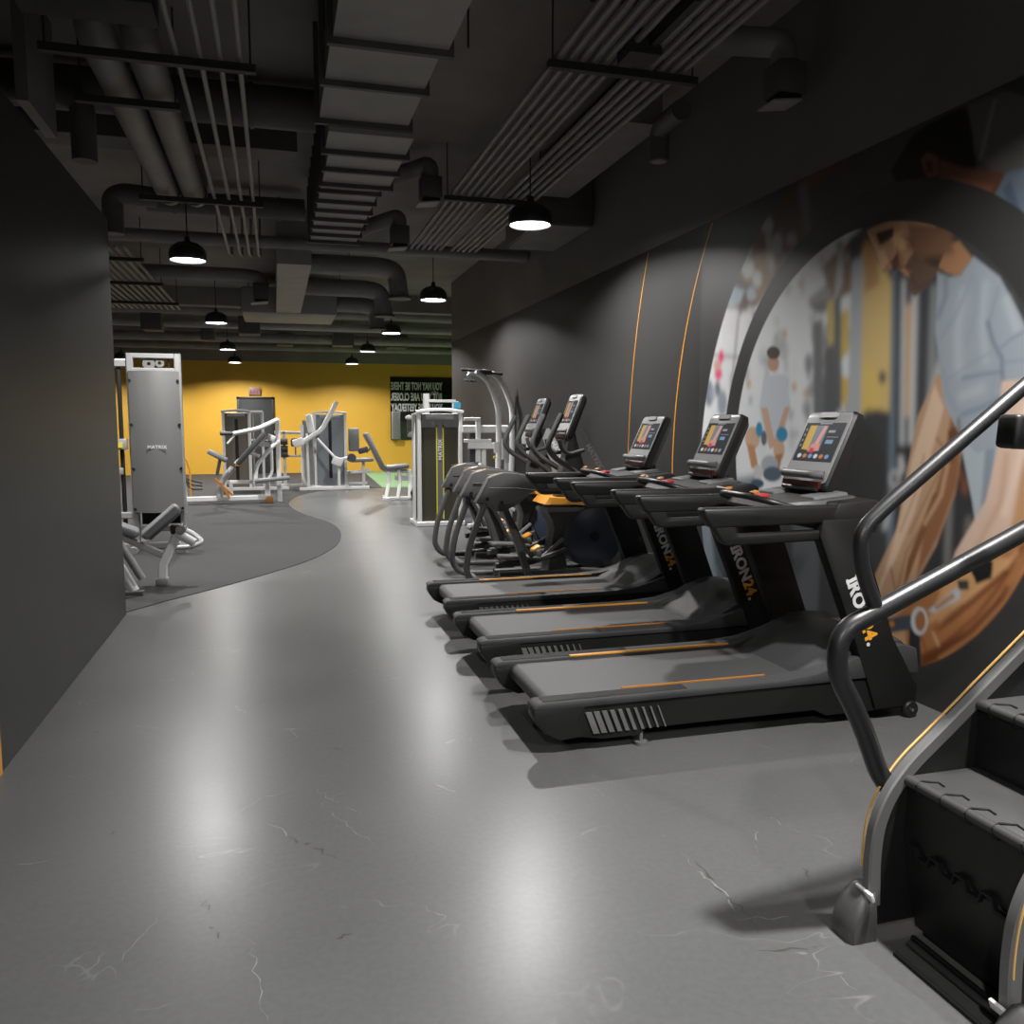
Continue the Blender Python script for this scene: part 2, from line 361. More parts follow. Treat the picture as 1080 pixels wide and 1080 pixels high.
# ------------------------------------------------------------------ wall mural
def painter(Y, Z, img, px2, items):
    P = np.stack([Y, Z], -1)
    for it in items:
        col = np.array([lin(c) for c in it[0]]); fe = it[1]; kind = it[2]
        if kind == 's': poly = [px2(*p) for p in it[3]]; wd = it[4]
        elif kind == 'p': poly = [px2(*p) for p in it[3]]
        else:
            cx, cy, rx, ry = it[3]; poly = [px2(cx + rx * math.cos(a), cy + ry * math.sin(a)) for a in np.linspace(0, 2 * PI, 20, endpoint=False)]
        poly = np.array(poly); pad_ = fe + (wd if kind == 's' else 0); lo = poly.min(0) - pad_; hi = poly.max(0) + pad_
        m = (Y >= lo[0]) & (Y <= hi[0]) & (Z >= lo[1]) & (Z <= hi[1])
        if not m.any(): continue
        q = P[m]; d = np.full(len(q), 1e9); ins = np.zeros(len(q), bool); n = len(poly)
        for i in range(n - (kind == 's')):
            a, b = poly[i], poly[(i + 1) % n]; ab = b - a; t = np.clip(((q - a) @ ab) / max(ab @ ab, 1e-9), 0, 1)
            d = np.minimum(d, np.linalg.norm(q - a - t[:, None] * ab, axis=1))
            c = (a[1] > q[:, 1]) != (b[1] > q[:, 1])
            with np.errstate(divide='ignore', invalid='ignore'):
                xi = (b[0] - a[0]) * (q[:, 1] - a[1]) / (b[1] - a[1] + 1e-12) + a[0]
            ins ^= c & (q[:, 0] < xi)
        sd = (wd / 2 - d) if kind == 's' else np.where(ins, d, -d); al = np.clip(.5 + sd / max(fe, 1e-4), 0, 1); al = al * al * (3 - 2 * al)
        if len(it) > 4 and kind != 's': al = al * it[4]
        if kind == 's': al = al * it[5]
        img[m] = img[m] * (1 - al[:, None]) + col * al[:, None]
def print_mesh(name, us, vs, img, place, m, parent=None, loc=(0, 0, 0)):
    nu, nv = len(us), len(vs); co_ = np.array([place(u, v) for v in vs for u in us], dtype=np.float32) - np.array(loc, dtype=np.float32)
    me = bpy.data.meshes.new(name); idx = np.arange(nu * nv).reshape(nv, nu)
    q = np.stack([idx[:-1, :-1], idx[:-1, 1:], idx[1:, 1:], idx[1:, :-1]], -1).reshape(-1, 4)
    me.vertices.add(nu * nv); me.vertices.foreach_set('co', co_.ravel())
    me.loops.add(q.size); me.loops.foreach_set('vertex_index', q.ravel().astype(np.int32))
    me.polygons.add(len(q)); me.polygons.foreach_set('loop_start', np.arange(0, q.size, 4, dtype=np.int32))
    me.update(calc_edges=True)
    ca = me.color_attributes.new('Print', 'FLOAT_COLOR', 'POINT')
    ca.data.foreach_set('color', np.concatenate([img.reshape(-1, 3), np.ones((nu * nv, 1))], 1).astype(np.float32).ravel())
    me.materials.append(MATS[m]); me.validate()
    o = bpy.data.objects.new(name, me); COL.objects.link(o)
    if parent: o.parent = parent
    else: o.location = loc
    return o
us = np.arange(2.6, 6.2, .0075); vs = np.arange(.0, 3.08, .0075); vs[-1] = 3.079
Yg, Zg = np.meshgrid(us, vs); img = np.zeros((*Yg.shape, 3)); img[:] = [lin(62)] * 3
W = (205, 208, 212)
blob = lambda c, x, y, rx, ry, f=.03, a=1.: (c, f, 'e', (x, y, rx, ry), a)
pl = lambda c, f, *pts: (c, f, 'p', pts)
st_ = lambda c, f, w, a, *pts: (c, f, 's', pts, w, a)
items = [
 pl((226, 228, 230), .12, (720, 660), (725, 380), (765, 270), (830, 225), (905, 225), (905, 470), (860, 500), (800, 560), (790, 660)),
 pl((130, 142, 150), .06, (725, 515), (800, 500), (810, 660), (725, 660)),
 pl((92, 62, 40), .05, (765, 300), (785, 245), (830, 170), (905, 150), (905, 225), (845, 262), (800, 322), (780, 330)),
 pl((66, 48, 34), .05, (800, 245), (826, 190), (850, 190), (848, 235), (815, 262)),
 pl((66, 64, 62), .04, (846, 205), (905, 160), (960, 130), (950, 190), (880, 225), (848, 250)),
 pl((100, 98, 95), .02, (842, 195), (851, 190), (856, 245), (848, 250)), pl((150, 118, 80), .03, (790, 272), (815, 262), (822, 282), (800, 320), (783, 300)),
 pl((70, 62, 54), .02, (776, 292), (800, 302), (796, 318), (768, 306)),
 blob((215, 215, 214), 789, 283, 7, 10, .015), blob((215, 215, 214), 799, 294, 5, 9, .015), blob((170, 168, 164), 809, 238, 7, 9, .015), blob((180, 178, 174), 820, 257, 5, 11, .015), blob((160, 158, 150), 811, 252, 4, 8, .015),
 pl((165, 178, 188), .02, (770, 300), (786, 306), (780, 322), (762, 318)), blob((170, 180, 186), 793, 310, 5, 8, .02),
 pl((110, 98, 88), .02, (757, 318), (800, 330), (798, 336), (752, 326)),
 pl((222, 220, 222), .02, (763, 324), (779, 326), (775, 352), (758, 350)), pl((230, 226, 226), .02, (783, 328), (795, 330), (788, 352), (780, 350)),
 pl((150, 146, 142), .01, (779, 326), (781, 326), (772, 420), (770, 420)), pl((150, 150, 152), .012, (742, 372), (785, 376), (785, 379), (742, 375)),
 blob((228, 70, 120), 761, 376, 3, 7, .012), blob((228, 90, 130), 758, 394, 4, 7, .012), blob((215, 160, 150), 757, 385, 4, 6, .015),
 blob((125, 138, 152), 748, 415, 5, 14, .03), blob((150, 160, 172), 762, 425, 5, 14, .03), blob((110, 120, 130), 757, 410, 3, 8, .02),
]
rr = random.Random(3)
for _ in range(70):
    x = rr.uniform(783, 878); y = rr.uniform(250, 480); g = rr.choice([150, 165, 182, 215, 225, 138]); items.append(blob((g, g + 3, g + 6), x, y, rr.uniform(2, 6), rr.uniform(4, 14), .035, .45))
for _ in range(26):
    x = rr.uniform(745, 795); y = rr.uniform(325, 500); g = rr.choice([150, 175, 215, 225]); items.append(blob((g, g + 2, g + 6), x, y, rr.uniform(1, 4), rr.uniform(3, 12), .02, .6))
for _ in range(24):
    x = rr.uniform(845, 900); y = rr.uniform(340, 470); g = rr.choice([80, 100, 120, 95]); items.append(blob((g, g + 6, g + 10), x, y, rr.uniform(2, 6), rr.uniform(5, 14), .03, .6))
for x, y in ((828, 352), (845, 300), (838, 408), (850, 415), (842, 282), (790, 405), (868, 380)): items.append(blob((200, 155, 100), x, y, 2.5, 5, .02, .8))
items += [
 pl((125, 95, 66), .03, (868, 280), (905, 245), (915, 262), (915, 300), (875, 320)),
 pl((150, 150, 150), .03, (852, 315), (872, 300), (884, 320), (860, 330)), pl((112, 113, 113), .02, (852, 322), (880, 312), (886, 318), (866, 332)),
 pl((205, 178, 88), .025, (872, 318), (880, 314), (880, 384), (875, 382)), pl((208, 180, 85), .02, (887, 330), (896, 325), (895, 372), (887, 380)), pl((205, 175, 85), .02, (874, 395), (880, 392), (897, 400), (893, 430), (884, 420)),
 pl((95, 98, 100), .015, (880, 318), (887, 310), (888, 436), (880, 430)), pl((110, 112, 114), .02, (858, 340), (868, 336), (870, 470), (858, 470)), pl((90, 92, 95), .02, (870, 368), (880, 362), (885, 470), (868, 470)),
 pl((178, 178, 178), .008, (884, 262), (891, 256), (889, 300), (880, 320)), blob((190, 190, 188), 886, 258, 5, 6, .01), blob((115, 108, 98), 886, 259, 2.5, 3, .006), blob((182, 180, 178), 895, 271, 3, 4, .01),
 pl((80, 78, 76), .02, (896, 250), (910, 244), (910, 275), (896, 278)),
 pl((214, 184, 118), .012, (910, 262), (918, 256), (934, 282), (942, 300), (941, 436), (925, 432), (906, 442), (905, 300)), pl((185, 140, 90), .03, (912, 250), (925, 262), (928, 300), (912, 310)),
 pl((220, 190, 105), .02, (906, 380), (918, 385), (930, 400), (926, 430), (905, 436)), blob((90, 92, 82), 931, 398, 4, 7, .015),
 pl((172, 175, 180), .008, (899, 274), (911, 270), (907, 480), (893, 480)),
 pl((62, 62, 64), .05, (842, 490), (860, 455), (895, 455), (915, 432), (950, 438), (950, 720), (850, 720)),
 pl((88, 92, 96), .03, (836, 520), (858, 500), (865, 600), (860, 700), (836, 700)),
 pl((158, 156, 150), .01, (891, 545), (903, 545), (903, 700), (891, 700)), pl((120, 105, 88), .01, (903, 545), (905, 545), (905, 700), (903, 700)),
 blob((54, 54, 54), 898, 500, 38, 60, .025),
 pl((105, 118, 130), .008, (941, 278), (946, 284), (943, 640), (935, 640)), pl((48, 50, 54), .008, (946, 288), (951, 292), (949, 640), (943, 640)), pl((180, 182, 184), .008, (951, 292), (956, 296), (953, 640), (947, 640)),
 pl((198, 160, 105), .01, (956, 320), (962, 320), (960, 440), (955, 440)), pl((185, 186, 188), .008, (962, 308), (969, 308), (965, 480), (958, 480)), pl((60, 62, 66), .012, (969, 300), (990, 300), (985, 480), (964, 500)),
 pl((125, 128, 130), .01, (982, 300), (990, 300), (986, 470), (976, 470)), pl((50, 50, 52), .03, (950, 480), (1020, 460), (1045, 560), (1000, 700), (930, 700)),
 pl((110, 112, 112), .01, (964, 480), (972, 480), (962, 600), (956, 600)), pl((120, 118, 115), .01, (1000, 500), (1006, 500), (1002, 600), (996, 600)), pl((118, 112, 105), .01, (1020, 545), (1025, 545), (1020, 600), (1015, 600)),
 blob((150, 80, 40), 1013, 500, 2.5, 4, .01), blob((150, 88, 45), 1018, 513, 2, 9, .01),
 pl((168, 168, 168), .006, (996, 360), (1003, 362), (975, 462), (966, 470), (968, 455)), pl((45, 46, 50), .006, (948, 470), (972, 468), (970, 480), (945, 482)),
 pl((190, 190, 192), .006, (948, 482), (952, 478), (955, 495), (948, 505)), blob((190, 190, 192), 944, 505, 6, 10, .006), blob((70, 70, 74), 944, 505, 3, 6, .006), pl((180, 180, 182), .006, (940, 520), (944, 520), (936, 558), (930, 560)),
 # the man: background curtain, hair, ear, neck in the outer ring
 pl((84, 82, 78), .02, (1015, 112), (1110, 80), (1110, 200), (1050, 185), (1028, 160)), pl((110, 108, 104), .01, (1048, 105), (1052, 105), (1036, 170), (1032, 168)),
 pl((20, 17, 15), .02, (960, 230), (940, 180), (965, 140), (1000, 120), (1020, 112), (1026, 140), (1030, 180), (1000, 175)),
 pl((98, 66, 50), .012, (971, 168), (978, 160), (990, 166), (991, 186), (978, 188)), pl((60, 30, 18), .008, (976, 172), (983, 168), (985, 182), (979, 182)),
 pl((92, 60, 46), .015, (992, 168), (1015, 176), (1060, 182), (1048, 215), (1010, 200), (992, 190)), pl((118, 78, 58), .02, (1000, 185), (1048, 196), (1042, 212), (1015, 200)),
 pl((92, 102, 114), .01, (1046, 212), (1062, 182), (1120, 170), (1130, 330), (1085, 250)), pl((70, 84, 100), .02, (1058, 200), (1066, 190), (1078, 225), (1070, 232)),
 # face in the inner circle
 pl((176, 134, 102), .008, (914, 243), (940, 232), (985, 232), (1000, 262), (990, 285), (965, 296), (955, 290), (945, 282), (931, 288), (922, 262)),
 pl((205, 165, 130), .01, (926, 264), (935, 262), (938, 276), (931, 286)), pl((205, 160, 122), .02, (940, 248), (952, 244), (956, 262), (945, 266)), pl((62, 46, 38), .008, (924, 246), (943, 240), (942, 250), (928, 258)),
 pl((95, 66, 50), .008, (940, 276), (947, 266), (950, 280), (942, 286)),
 pl((100, 78, 64), .012, (955, 280), (962, 268), (974, 260), (990, 240), (1003, 265), (991, 285), (978, 303), (965, 313), (957, 304), (960, 292)), pl((150, 92, 72), .006, (954, 282), (963, 284), (960, 290)),
 pl((70, 56, 48), .02, (966, 240), (1005, 240), (1004, 270), (990, 284), (976, 276)),
 pl((160, 118, 86), .012, (1000, 258), (1012, 254), (1026, 272), (1014, 292), (999, 288), (990, 282)),
 # arms
 pl((176, 142, 112), .010, (990, 392), (1012, 440), (1016, 470), (1008, 520), (988, 575), (962, 622), (950, 662), (925, 642), (919, 615), (946, 558), (956, 500), (968, 440)),
 pl((205, 176, 152), .03, (986, 405), (996, 430), (985, 470), (965, 540), (945, 590), (930, 615), (950, 545), (962, 485)),
 pl((132, 90, 60), .03, (1005, 428), (1016, 455), (1010, 512), (990, 566), (966, 612), (975, 560), (992, 500), (1000, 460)),
 pl((98, 64, 42), .015, (1000, 455), (1014, 445), (1014, 462), (1002, 470)), pl((120, 80, 52), .012, (985, 520), (992, 520), (962, 600), (952, 625), (958, 590)),
 # trousers and shirt
 pl((160, 168, 174), .008, (1012, 440), (1066, 440), (1064, 500), (1048, 522), (1032, 575), (1026, 530), (1016, 480)), pl((128, 138, 148), .02, (1040, 470), (1050, 470), (1044, 530), (1034, 545)),
 pl((146, 154, 161), .008, (989, 286), (1001, 292), (1014, 291), (1027, 270), (1055, 292), (1078, 335), (1112, 410), (1112, 480), (1060, 408), (1056, 470), (1030, 478), (1012, 458), (996, 425), (987, 350)),
 st_((174, 181, 186), .08, .05, .55, (1016, 310), (1010, 350), (1012, 390)), st_((174, 181, 186), .06, .04, .5, (1040, 300), (1036, 340), (1040, 380)), st_((174, 181, 186), .06, .04, .6, (1062, 316), (1072, 345)),
 st_((174, 181, 186), .06, .05, .5, (1015, 418), (1035, 410)),
 st_((120, 126, 132), .012, .008, .8, (989, 288), (1001, 292), (1012, 291), (1026, 273)), st_((112, 124, 138), .04, .03, .75, (998, 294), (998, 312), (990, 334)),
 st_((132, 144, 156), .04, .02, .7, (1026, 292), (1016, 316), (1005, 338), (992, 357)), st_((125, 136, 148), .025, .012, .8, (1054, 302), (1049, 320), (1043, 343)), st_((135, 146, 158), .04, .02, .6, (1030, 300), (1030, 330), (1020, 362)),
 st_((100, 112, 126), .03, .02, .8, (1042, 340), (1048, 361), (1057, 378), (1058, 405)), st_((108, 120, 134), .02, .012, .7, (1095, 345), (1080, 350), (1066, 358), (1057, 366)), st_((112, 122, 136), .02, .010, .6, (1095, 378), (1080, 380), (1060, 382)),
 st_((105, 117, 131), .025, .014, .8, (1057, 392), (1036, 395), (1016, 399)), st_((112, 124, 138), .035, .025, .8, (1056, 420), (1036, 430), (1016, 437)), st_((108, 120, 134), .03, .02, .7, (1057, 438), (1036, 447), (1024, 452)),
 st_((130, 142, 154), .04, .02, .6, (1050, 398), (1046, 418)), st_((130, 142, 154), .04, .02, .6, (990, 370), (1000, 415), (1016, 446)), st_((126, 138, 150), .03, .012, .5, (1000, 400), (1030, 380), (1045, 372)),
 pl((202, 174, 156), .010, (1057, 402), (1082, 400), (1130, 440), (1130, 560), (1066, 600), (1020, 606), (1003, 598), (1008, 582), (1040, 528), (1052, 475)),
 pl((180, 138, 100), .04, (1080, 480), (1130, 470), (1130, 560), (1060, 590), (1070, 540)),
 pl((160, 108, 68), .010, (1000, 602), (1040, 590), (1066, 572), (1130, 540), (1130, 600), (1082, 622), (1070, 640), (1050, 668), (968, 712), (952, 706), (930, 665), (960, 636)),
 pl((192, 146, 100), .03, (1000, 606), (1056, 588), (1075, 590), (1040, 620), (1000, 645), (975, 662), (985, 640)), pl((108, 62, 36), .03, (1080, 605), (1078, 625), (1050, 665), (972, 705), (972, 690), (1020, 665), (1050, 635)),
 pl((122, 74, 44), .015, (1060, 600), (1066, 604), (1012, 650), (985, 670), (1005, 645)), pl((188, 150, 112), .02, (932, 668), (955, 660), (958, 712), (946, 720)),
 st_((118, 78, 50), .02, .012, .7, (988, 462), (997, 474), (1000, 492)), st_((96, 62, 42), .03, .02, .7, (1011, 443), (1013, 462), (1004, 486)), st_((140, 95, 62), .03, .015, .8, (1000, 512), (988, 531), (972, 556), (956, 583), (947, 622)),
 st_((208, 176, 140), .03, .02, .6, (1000, 490), (993, 522), (976, 552)), st_((206, 174, 142), .03, .015, .6, (984, 430), (975, 480), (962, 530)), st_((128, 86, 56), .02, .010, .7, (990, 500), (975, 530), (960, 562)),
 st_((150, 104, 70), .025, .012, .6, (975, 480), (966, 520), (950, 560)), st_((100, 66, 44), .025, .012, .7, (940, 600), (945, 625), (940, 645)), st_((215, 188, 165), .03, .015, .6, (932, 610), (925, 630)),
 st_((104, 58, 34), .03, .02, .8, (1100, 560), (1079, 577), (1054, 619), (1029, 651), (991, 684)), st_((204, 158, 112), .03, .02, .7, (1073, 583), (1050, 606), (1025, 628), (991, 655)), st_((92, 50, 28), .025, .015, .8, (1062, 619), (1038, 663), (976, 697)),
 st_((186, 132, 86), .03, .018, .7, (1082, 600), (1060, 635), (1030, 668), (992, 694)), st_((110, 64, 38), .02, .010, .7, (1016, 638), (1004, 646), (985, 664)), st_((205, 165, 125), .025, .02, .7, (985, 668), (990, 680)), st_((112, 66, 40), .02, .012, .7, (972, 670), (978, 690)),
 st_((176, 132, 96), .05, .03, .5, (1062, 480), (1056, 530), (1030, 578)), st_((222, 198, 182), .05, .04, .6, (1080, 430), (1078, 480), (1060, 540)), st_((150, 108, 76), .04, .02, .6, (1110, 500), (1090, 550), (1066, 578)),
 pl((120, 88, 68), .06, (958, 236), (1004, 240), (1006, 268), (975, 272), (958, 262)), st_((96, 70, 54), .03, .014, .7, (946, 262), (952, 276), (950, 284)), st_((72, 54, 44), .02, .010, .8, (944, 284), (954, 281), (962, 284)),
 st_((70, 54, 46), .04, .02, .6, (962, 292), (968, 304), (980, 298)), st_((226, 196, 164), .012, .006, .8, (917, 246), (924, 262), (931, 283)),
 st_((64, 48, 40), .012, .006, .8, (938, 254), (930, 258)), st_((140, 96, 70), .012, .006, .7, (933, 262), (940, 276), (936, 284)), st_((214, 178, 142), .012, .008, .7, (920, 250), (926, 262), (934, 276)), st_((88, 62, 50), .02, .012, .6, (950, 248), (962, 254), (966, 268)),
 pl((46, 47, 48), .005, (959, 660), (970, 660), (973, 720), (960, 726)), pl((70, 76, 84), .006, (930, 654), (962, 648), (962, 664), (934, 668)), blob((200, 130, 50), 941, 658, 3, 3, .006),
 blob((26, 26, 26), 1034, 594, 11, 18, .008), pl((26, 26, 26), .008, (1022, 590), (1048, 592), (1046, 610), (1030, 616)), blob((190, 194, 198), 970, 655, 9, 15, .006), blob((150, 104, 68), 971, 655, 5.5, 11, .006),
 pl((175, 180, 184), .005, (978, 645), (1008, 620), (1014, 622), (1013, 632), (986, 646)), pl((170, 122, 82), .005, (986, 640), (1005, 625), (1008, 630), (988, 643)), pl((60, 58, 56), .008, (1010, 612), (1022, 612), (1022, 622), (1012, 622)),
 # seated person far behind in the printed photograph
 blob((190, 150, 125), 816, 383, 6, 9, .015), blob((72, 58, 50), 816, 372, 7, 7, .015), pl((200, 206, 212), .02, (806, 396), (828, 395), (834, 425), (826, 468), (808, 468), (801, 430)),
 pl((205, 170, 145), .012, (803, 430), (810, 430), (818, 470), (812, 474)), pl((205, 165, 138), .012, (828, 430), (834, 428), (820, 474), (815, 470)),
 blob((205, 172, 145), 794, 462, 8, 12, .015), blob((205, 170, 142), 822, 474, 6, 12, .015), pl((190, 140, 100), .015, (788, 468), (796, 470), (800, 492), (793, 494)), pl((170, 120, 84), .015, (818, 480), (826, 478), (822, 496), (816, 496)),
 blob((52, 140, 178), 801, 453, 3.5, 8, .01), blob((52, 140, 178), 825, 458, 6, 8, .01), blob((90, 105, 120), 806, 462, 3, 8, .012), blob((170, 176, 182), 812, 490, 9, 10, .03), blob((85, 98, 112), 815, 500, 10, 8, .02), blob((200, 200, 200), 800, 498, 5, 8, .02), blob((60, 82, 105), 799, 510, 7, 5, .015),
]
def blur(im, r, n=2):
    for _ in range(n):
        for ax in (0, 1):
            k = sum(np.roll(im, d, axis=ax) for d in range(-r, r + 1)); im = k / (2 * r + 1)
    return im
NB = next(i for i, it in enumerate(items) if it[0] == (84, 82, 78))
painter(Yg, Zg, img, on_wall, items[:NB]); img = blur(img, 2, 2)
painter(Yg, Zg, img, on_wall, items[NB:]); img = blur(img, 1, 1)
el = lambda cy, cz, ry, rz: 1 - np.sqrt(((Yg - cy) / ry) ** 2 + ((Zg - cz) / rz) ** 2)
stp = lambda e: np.clip(.5 + e * 1.4 / .012, 0, 1)
mask = np.maximum(stp(el(4.27, 1.35, 1.34, 1.29)), stp(el(4.2, 1.15, 1.95, 2.13)) * (1 - stp(el(4.2, 1.25, 1.60, 1.585))))[..., None]
img = np.clip(img * .95, 0, .8) * mask + np.array(WALL) * (1 - mask)
mu = Thing('wall_mural', 'printed mural of a man in a grey t-shirt inside dark rings on the right wall', 'mural', (WX - .002, 4.2, 0))
print_mesh('print', us, vs, img, lambda u, v: (WX - .0025, u, v), 'mural_print', mu.o, mu.loc)
for ry, rz, wd, zt in ((2.44, 2.98, .020, 3.078), (3.40, 4.2, .014, 3.078)):
    mb = MB(); A = []; B = []
    for k in range(121):
        a = k / 120 * PI / 2; z = 1.1 + rz * math.sin(a)
        for s_ in (1,):
            if z > zt: break
            A.append(mb.bm.verts.new((WX - .003, 4.2 + ry * math.cos(a), z))); B.append(mb.bm.verts.new((WX - .003, 4.2 + (ry + wd) * math.cos(a), z)))
    A0 = mb.bm.verts.new((WX - .003, 4.2 + ry, .02)); B0 = mb.bm.verts.new((WX - .003, 4.2 + ry + wd, .02))
    A = [A0] + A; B = [B0] + B
    for i in range(len(A) - 1): mb.bm.faces.new((A[i], A[i + 1], B[i + 1], B[i]))
    mu.part('orange_line', mb, 'orange', 'thin curved orange line')

# ------------------------------------------------------------------ console screens
def screen_print(w, h, place, parent, loc):
    u = np.linspace(0, 1, 60); v = np.linspace(0, 1, 50); U, V = np.meshgrid(u, v); im = np.zeros((*U.shape, 3)); im[:] = rgb(52, 54, 58)
    ident = lambda x, y: (x, y); it = [
        pl((196, 160, 84), .02, (.12, .30), (.30, .28), (.30, .93), (.12, .93)), pl((120, 128, 136), .02, (.30, .26), (.58, .26), (.58, .93), (.30, .93)),
        pl((214, 150, 140), .03, (.40, .42), (.50, .42), (.56, .90), (.48, .92)), pl((205, 140, 130), .03, (.30, .24), (.58, .28), (.54, .46), (.34, .44)), pl((200, 60, 80), .03, (.34, .22), (.46, .22), (.44, .34), (.34, .34)),
        pl((150, 154, 160), .01, (.64, .74), (.80, .74), (.80, .80), (.64, .80)), pl((130, 134, 140), .01, (.64, .62), (.92, .62), (.92, .64), (.64, .64)), pl((120, 150, 170), .01, (.66, .46), (.84, .46), (.84, .56), (.66, .56)),
        pl((170, 172, 176), .01, (.35, .965), (.65, .965), (.65, .985), (.35, .985))]
    for k in range(6): c = [(200, 205, 210), (200, 120, 60), (120, 150, 190)][k % 3]; it.append(blob(c, .14 + k * .14, .13, .05, .055, .02))
    for k in range(4): it.append(blob((150, 150, 150), .06, .4 + k * .14, .02, .03, .01))
    painter(U, V, im, ident, it)
    return print_mesh('screen', u, v, im, place, 'screen_print', parent, loc)

# ------------------------------------------------------------------ treadmills
def slab_console(t, C, ux, uz, w, h, th, extra=True):
    """tilted console: C = bottom centre of the face, ux = width direction, uz = up the face"""
    C = Vector(C); ux = Vector(ux); uz = Vector(uz).normalized(); n = ux.cross(uz).normalized()   # n points to the back
    P = lambda a, b, c: C + ux * a + uz * b + n * c
    def rr_(w0, h0, h1, c, r=.03):
        pts = []
        for (sx, sy, a0) in ((1, h0 + r, -PI / 2), (1, h1 - r, 0), (-1, h1 - r, PI / 2), (-1, h0 + r, PI)):
            for k in range(5):
                a = a0 + k * PI / 8; pts.append(P(sx * (w0 / 2 - r) + r * math.cos(a), sy + r * math.sin(a), c))
        return pts
    mb = MB().loft([rr_(w - .02, .005, h - .005, -.006), rr_(w, 0, h, .006), rr_(w, 0, h, th * .55), rr_(w - .06, .03, h - .03, th)])
    body = t.part('console', mb, 'blk')
    fb = MB().loft([rr_(w - .025, .03, h - .012, -.007, .025), rr_(w - .03, .032, h - .016, -.010, .025)])
    face = t.part('face_plate', fb, 'mgrey', parent=body)
    spk = MB().loft([rr_(w * .36, h - .045, h - .012, -.009, .008), rr_(w * .34, h - .043, h - .014, -.020, .008)])
    t.part('camera_bar', spk, 'mgrey', parent=body)
    sw, sh = w * .84, h * .50; s0 = h * .34
    sc = screen_print(sw, sh, lambda u, v: tuple(P((.5 - u) * sw * SGN, s0 + v * sh, -.0115)), body, t.loc); return body, P
SGN = 1
def make_treadmill():
    X0 = 1.08; YC = 3.89; t = Thing('treadmill', '', 'treadmill', (X0, YC, 0), 'black treadmills')
    yn, yf = YC - .40, YC + .40
    # base frame
    base = MB().prism([(1.30, .075), (1.42, .055), (1.60, .055), (1.64, .085), (2.55, .085), (2.62, .05), (3.14, .05), (3.16, .17), (2.8, .215), (1.3, .215), (1.26, .14)], yn + .012, yf - .012, 'y')
    t.part('base_frame', base, 'blk_matte')
    # belt with rounded rear
    bp = [(1.16 + .045 - .045 * math.sin(a), .192 + .045 * math.cos(a)) for a in np.linspace(0, PI, 9)]
    bp = [(2.72, .237)] + bp + [(2.72, .147)]
    t.part('running_belt', MB().prism(bp, yn + .10, yf - .10, 'y'), 'belt')
    for s, y0, y1 in ((-1, yn, yn + .105), (1, yf - .105, yf)):
        rail = [(X0 - .002, .232), (X0 + .012, .246), (X0 + .03, .252), (2.35, .256), (2.55, .272), (2.72, .315), (2.88, .372), (3.05, .385), (3.14, .36), (3.16, .23), (2.74, .225), (2.60, .221), (X0 + .05, .216), (X0 + .01, .218)]
        t.part('side_rail', MB().prism(rail, y0, y1, 'y', bev=.008), 'tread')
        cap = [(X0 + .004, .225), (X0 + .26, .225), (X0 + .22, .165), (X0 + .25, .075), (X0 + .13, .068), (X0 + .05, .11), (X0 + .004, .18)]
        t.part('rear_cap', MB().prism(cap, y0 + .002, y1 - .002, 'y', bev=.010), 'blk')
        rg = MB()
        if s > 0: t.part('accent_strip', MB().box(1.50, 2.46, y0 - .004, y0 + .017, .250, .2605, bev=.002), 'orange', 'orange strip')
        else: t.part('accent_strip', MB().box(1.55, 2.32, y1 - .004, y1 + .004, .250, .2602), 'dorange', 'thin orange strip')
        ym = y0 if s < 0 else y1
        for k in range(7): rg.box(X0 + .05, 1.85, y0 + .018 + k * .0105, y0 + .021 + k * .0105, .2555, .2585)
        t.part('foot_grip', rg, 'charcoal')
    sl = MB()
    for k in range(10):
        x = 1.36 + k * .040; wk = .030 - k * .0026
        sl.prism([(x - .028, .188), (x - .028 + wk, .188), (x + .012 + wk, .085), (x + .012, .085)], yn + .004, yn + .016, 'y')
    t.part('slat_grille', sl, 'dgrey', 'row of slanted grey slats')
    mc = []
    for x, zc, zs in ((2.50, .225, .235), (2.56, .262, .262), (2.66, .315, .300), (2.78, .40, .36), (2.88, .435, .40), (2.98, .438, .405), (3.08, .42, .39), (3.14, .35, .33), (3.155, .22, .22)):
        ring = []
        for k in range(15):
            v = -1 + 2 * k / 14; y = YC + v * .355; z = zc + (zs - zc) * abs(v) ** 3 - .035 * max(0, 1 - abs(abs(v) - .62) * 5) * (1 if 2.6 < x < 3.0 else 0)
            ring.append((x, y, z))
        mc.append([(x, YC + .355, .12)] + ring[::-1] + [(x, YC - .355, .12)])
    t.part('motor_cover', MB().loft(mc), 'tread', sharp=60)
    for y in (yn + .03, yf - .03):
        up = [(2.90, .06), (3.14, .06), (3.15, .16), (2.99, .42), (2.775, .98), (2.78, 1.04), (2.55, 1.04), (2.535, .96), (2.73, .50), (2.86, .17)]
        t.part('upright', MB().prism(up, y - .035, y + .035, 'y', bev=.006), 'blk_matte')
        w = MB().lathe([(.001, -.018), (.038, -.018), (.044, -.010), (.044, .010), (.038, .018), (.001, .018)], (3.11, y - .03 * (1 if y < YC else -1), .044), seg=20, rot=(PI / 2, 0, 0))
        wo = t.part('transport_wheel', w, 'blk')
        t.part('wheel_bolt', MB().cyl((3.11, y - .055 if y < YC else y + .055, .044), (3.11, y, .044), .008), 'chrome', parent=wo)
        t.part('levelling_foot', MB().cyl((1.62, y, 0), (1.62, y, .018), .032, 12).cyl((1.62, y, .018), (1.62, y, .08), .010, 8), 'dgrey')
    # maker lettering on the near upright
    dr = Vector((.335, 0, -.80)).normalized(); yy = Vector((dr.z * -1, 0, dr.x))
    up_ = Vector((-dr.z, 0, dr.x)); o = (2.692, yn - .0065, .735)
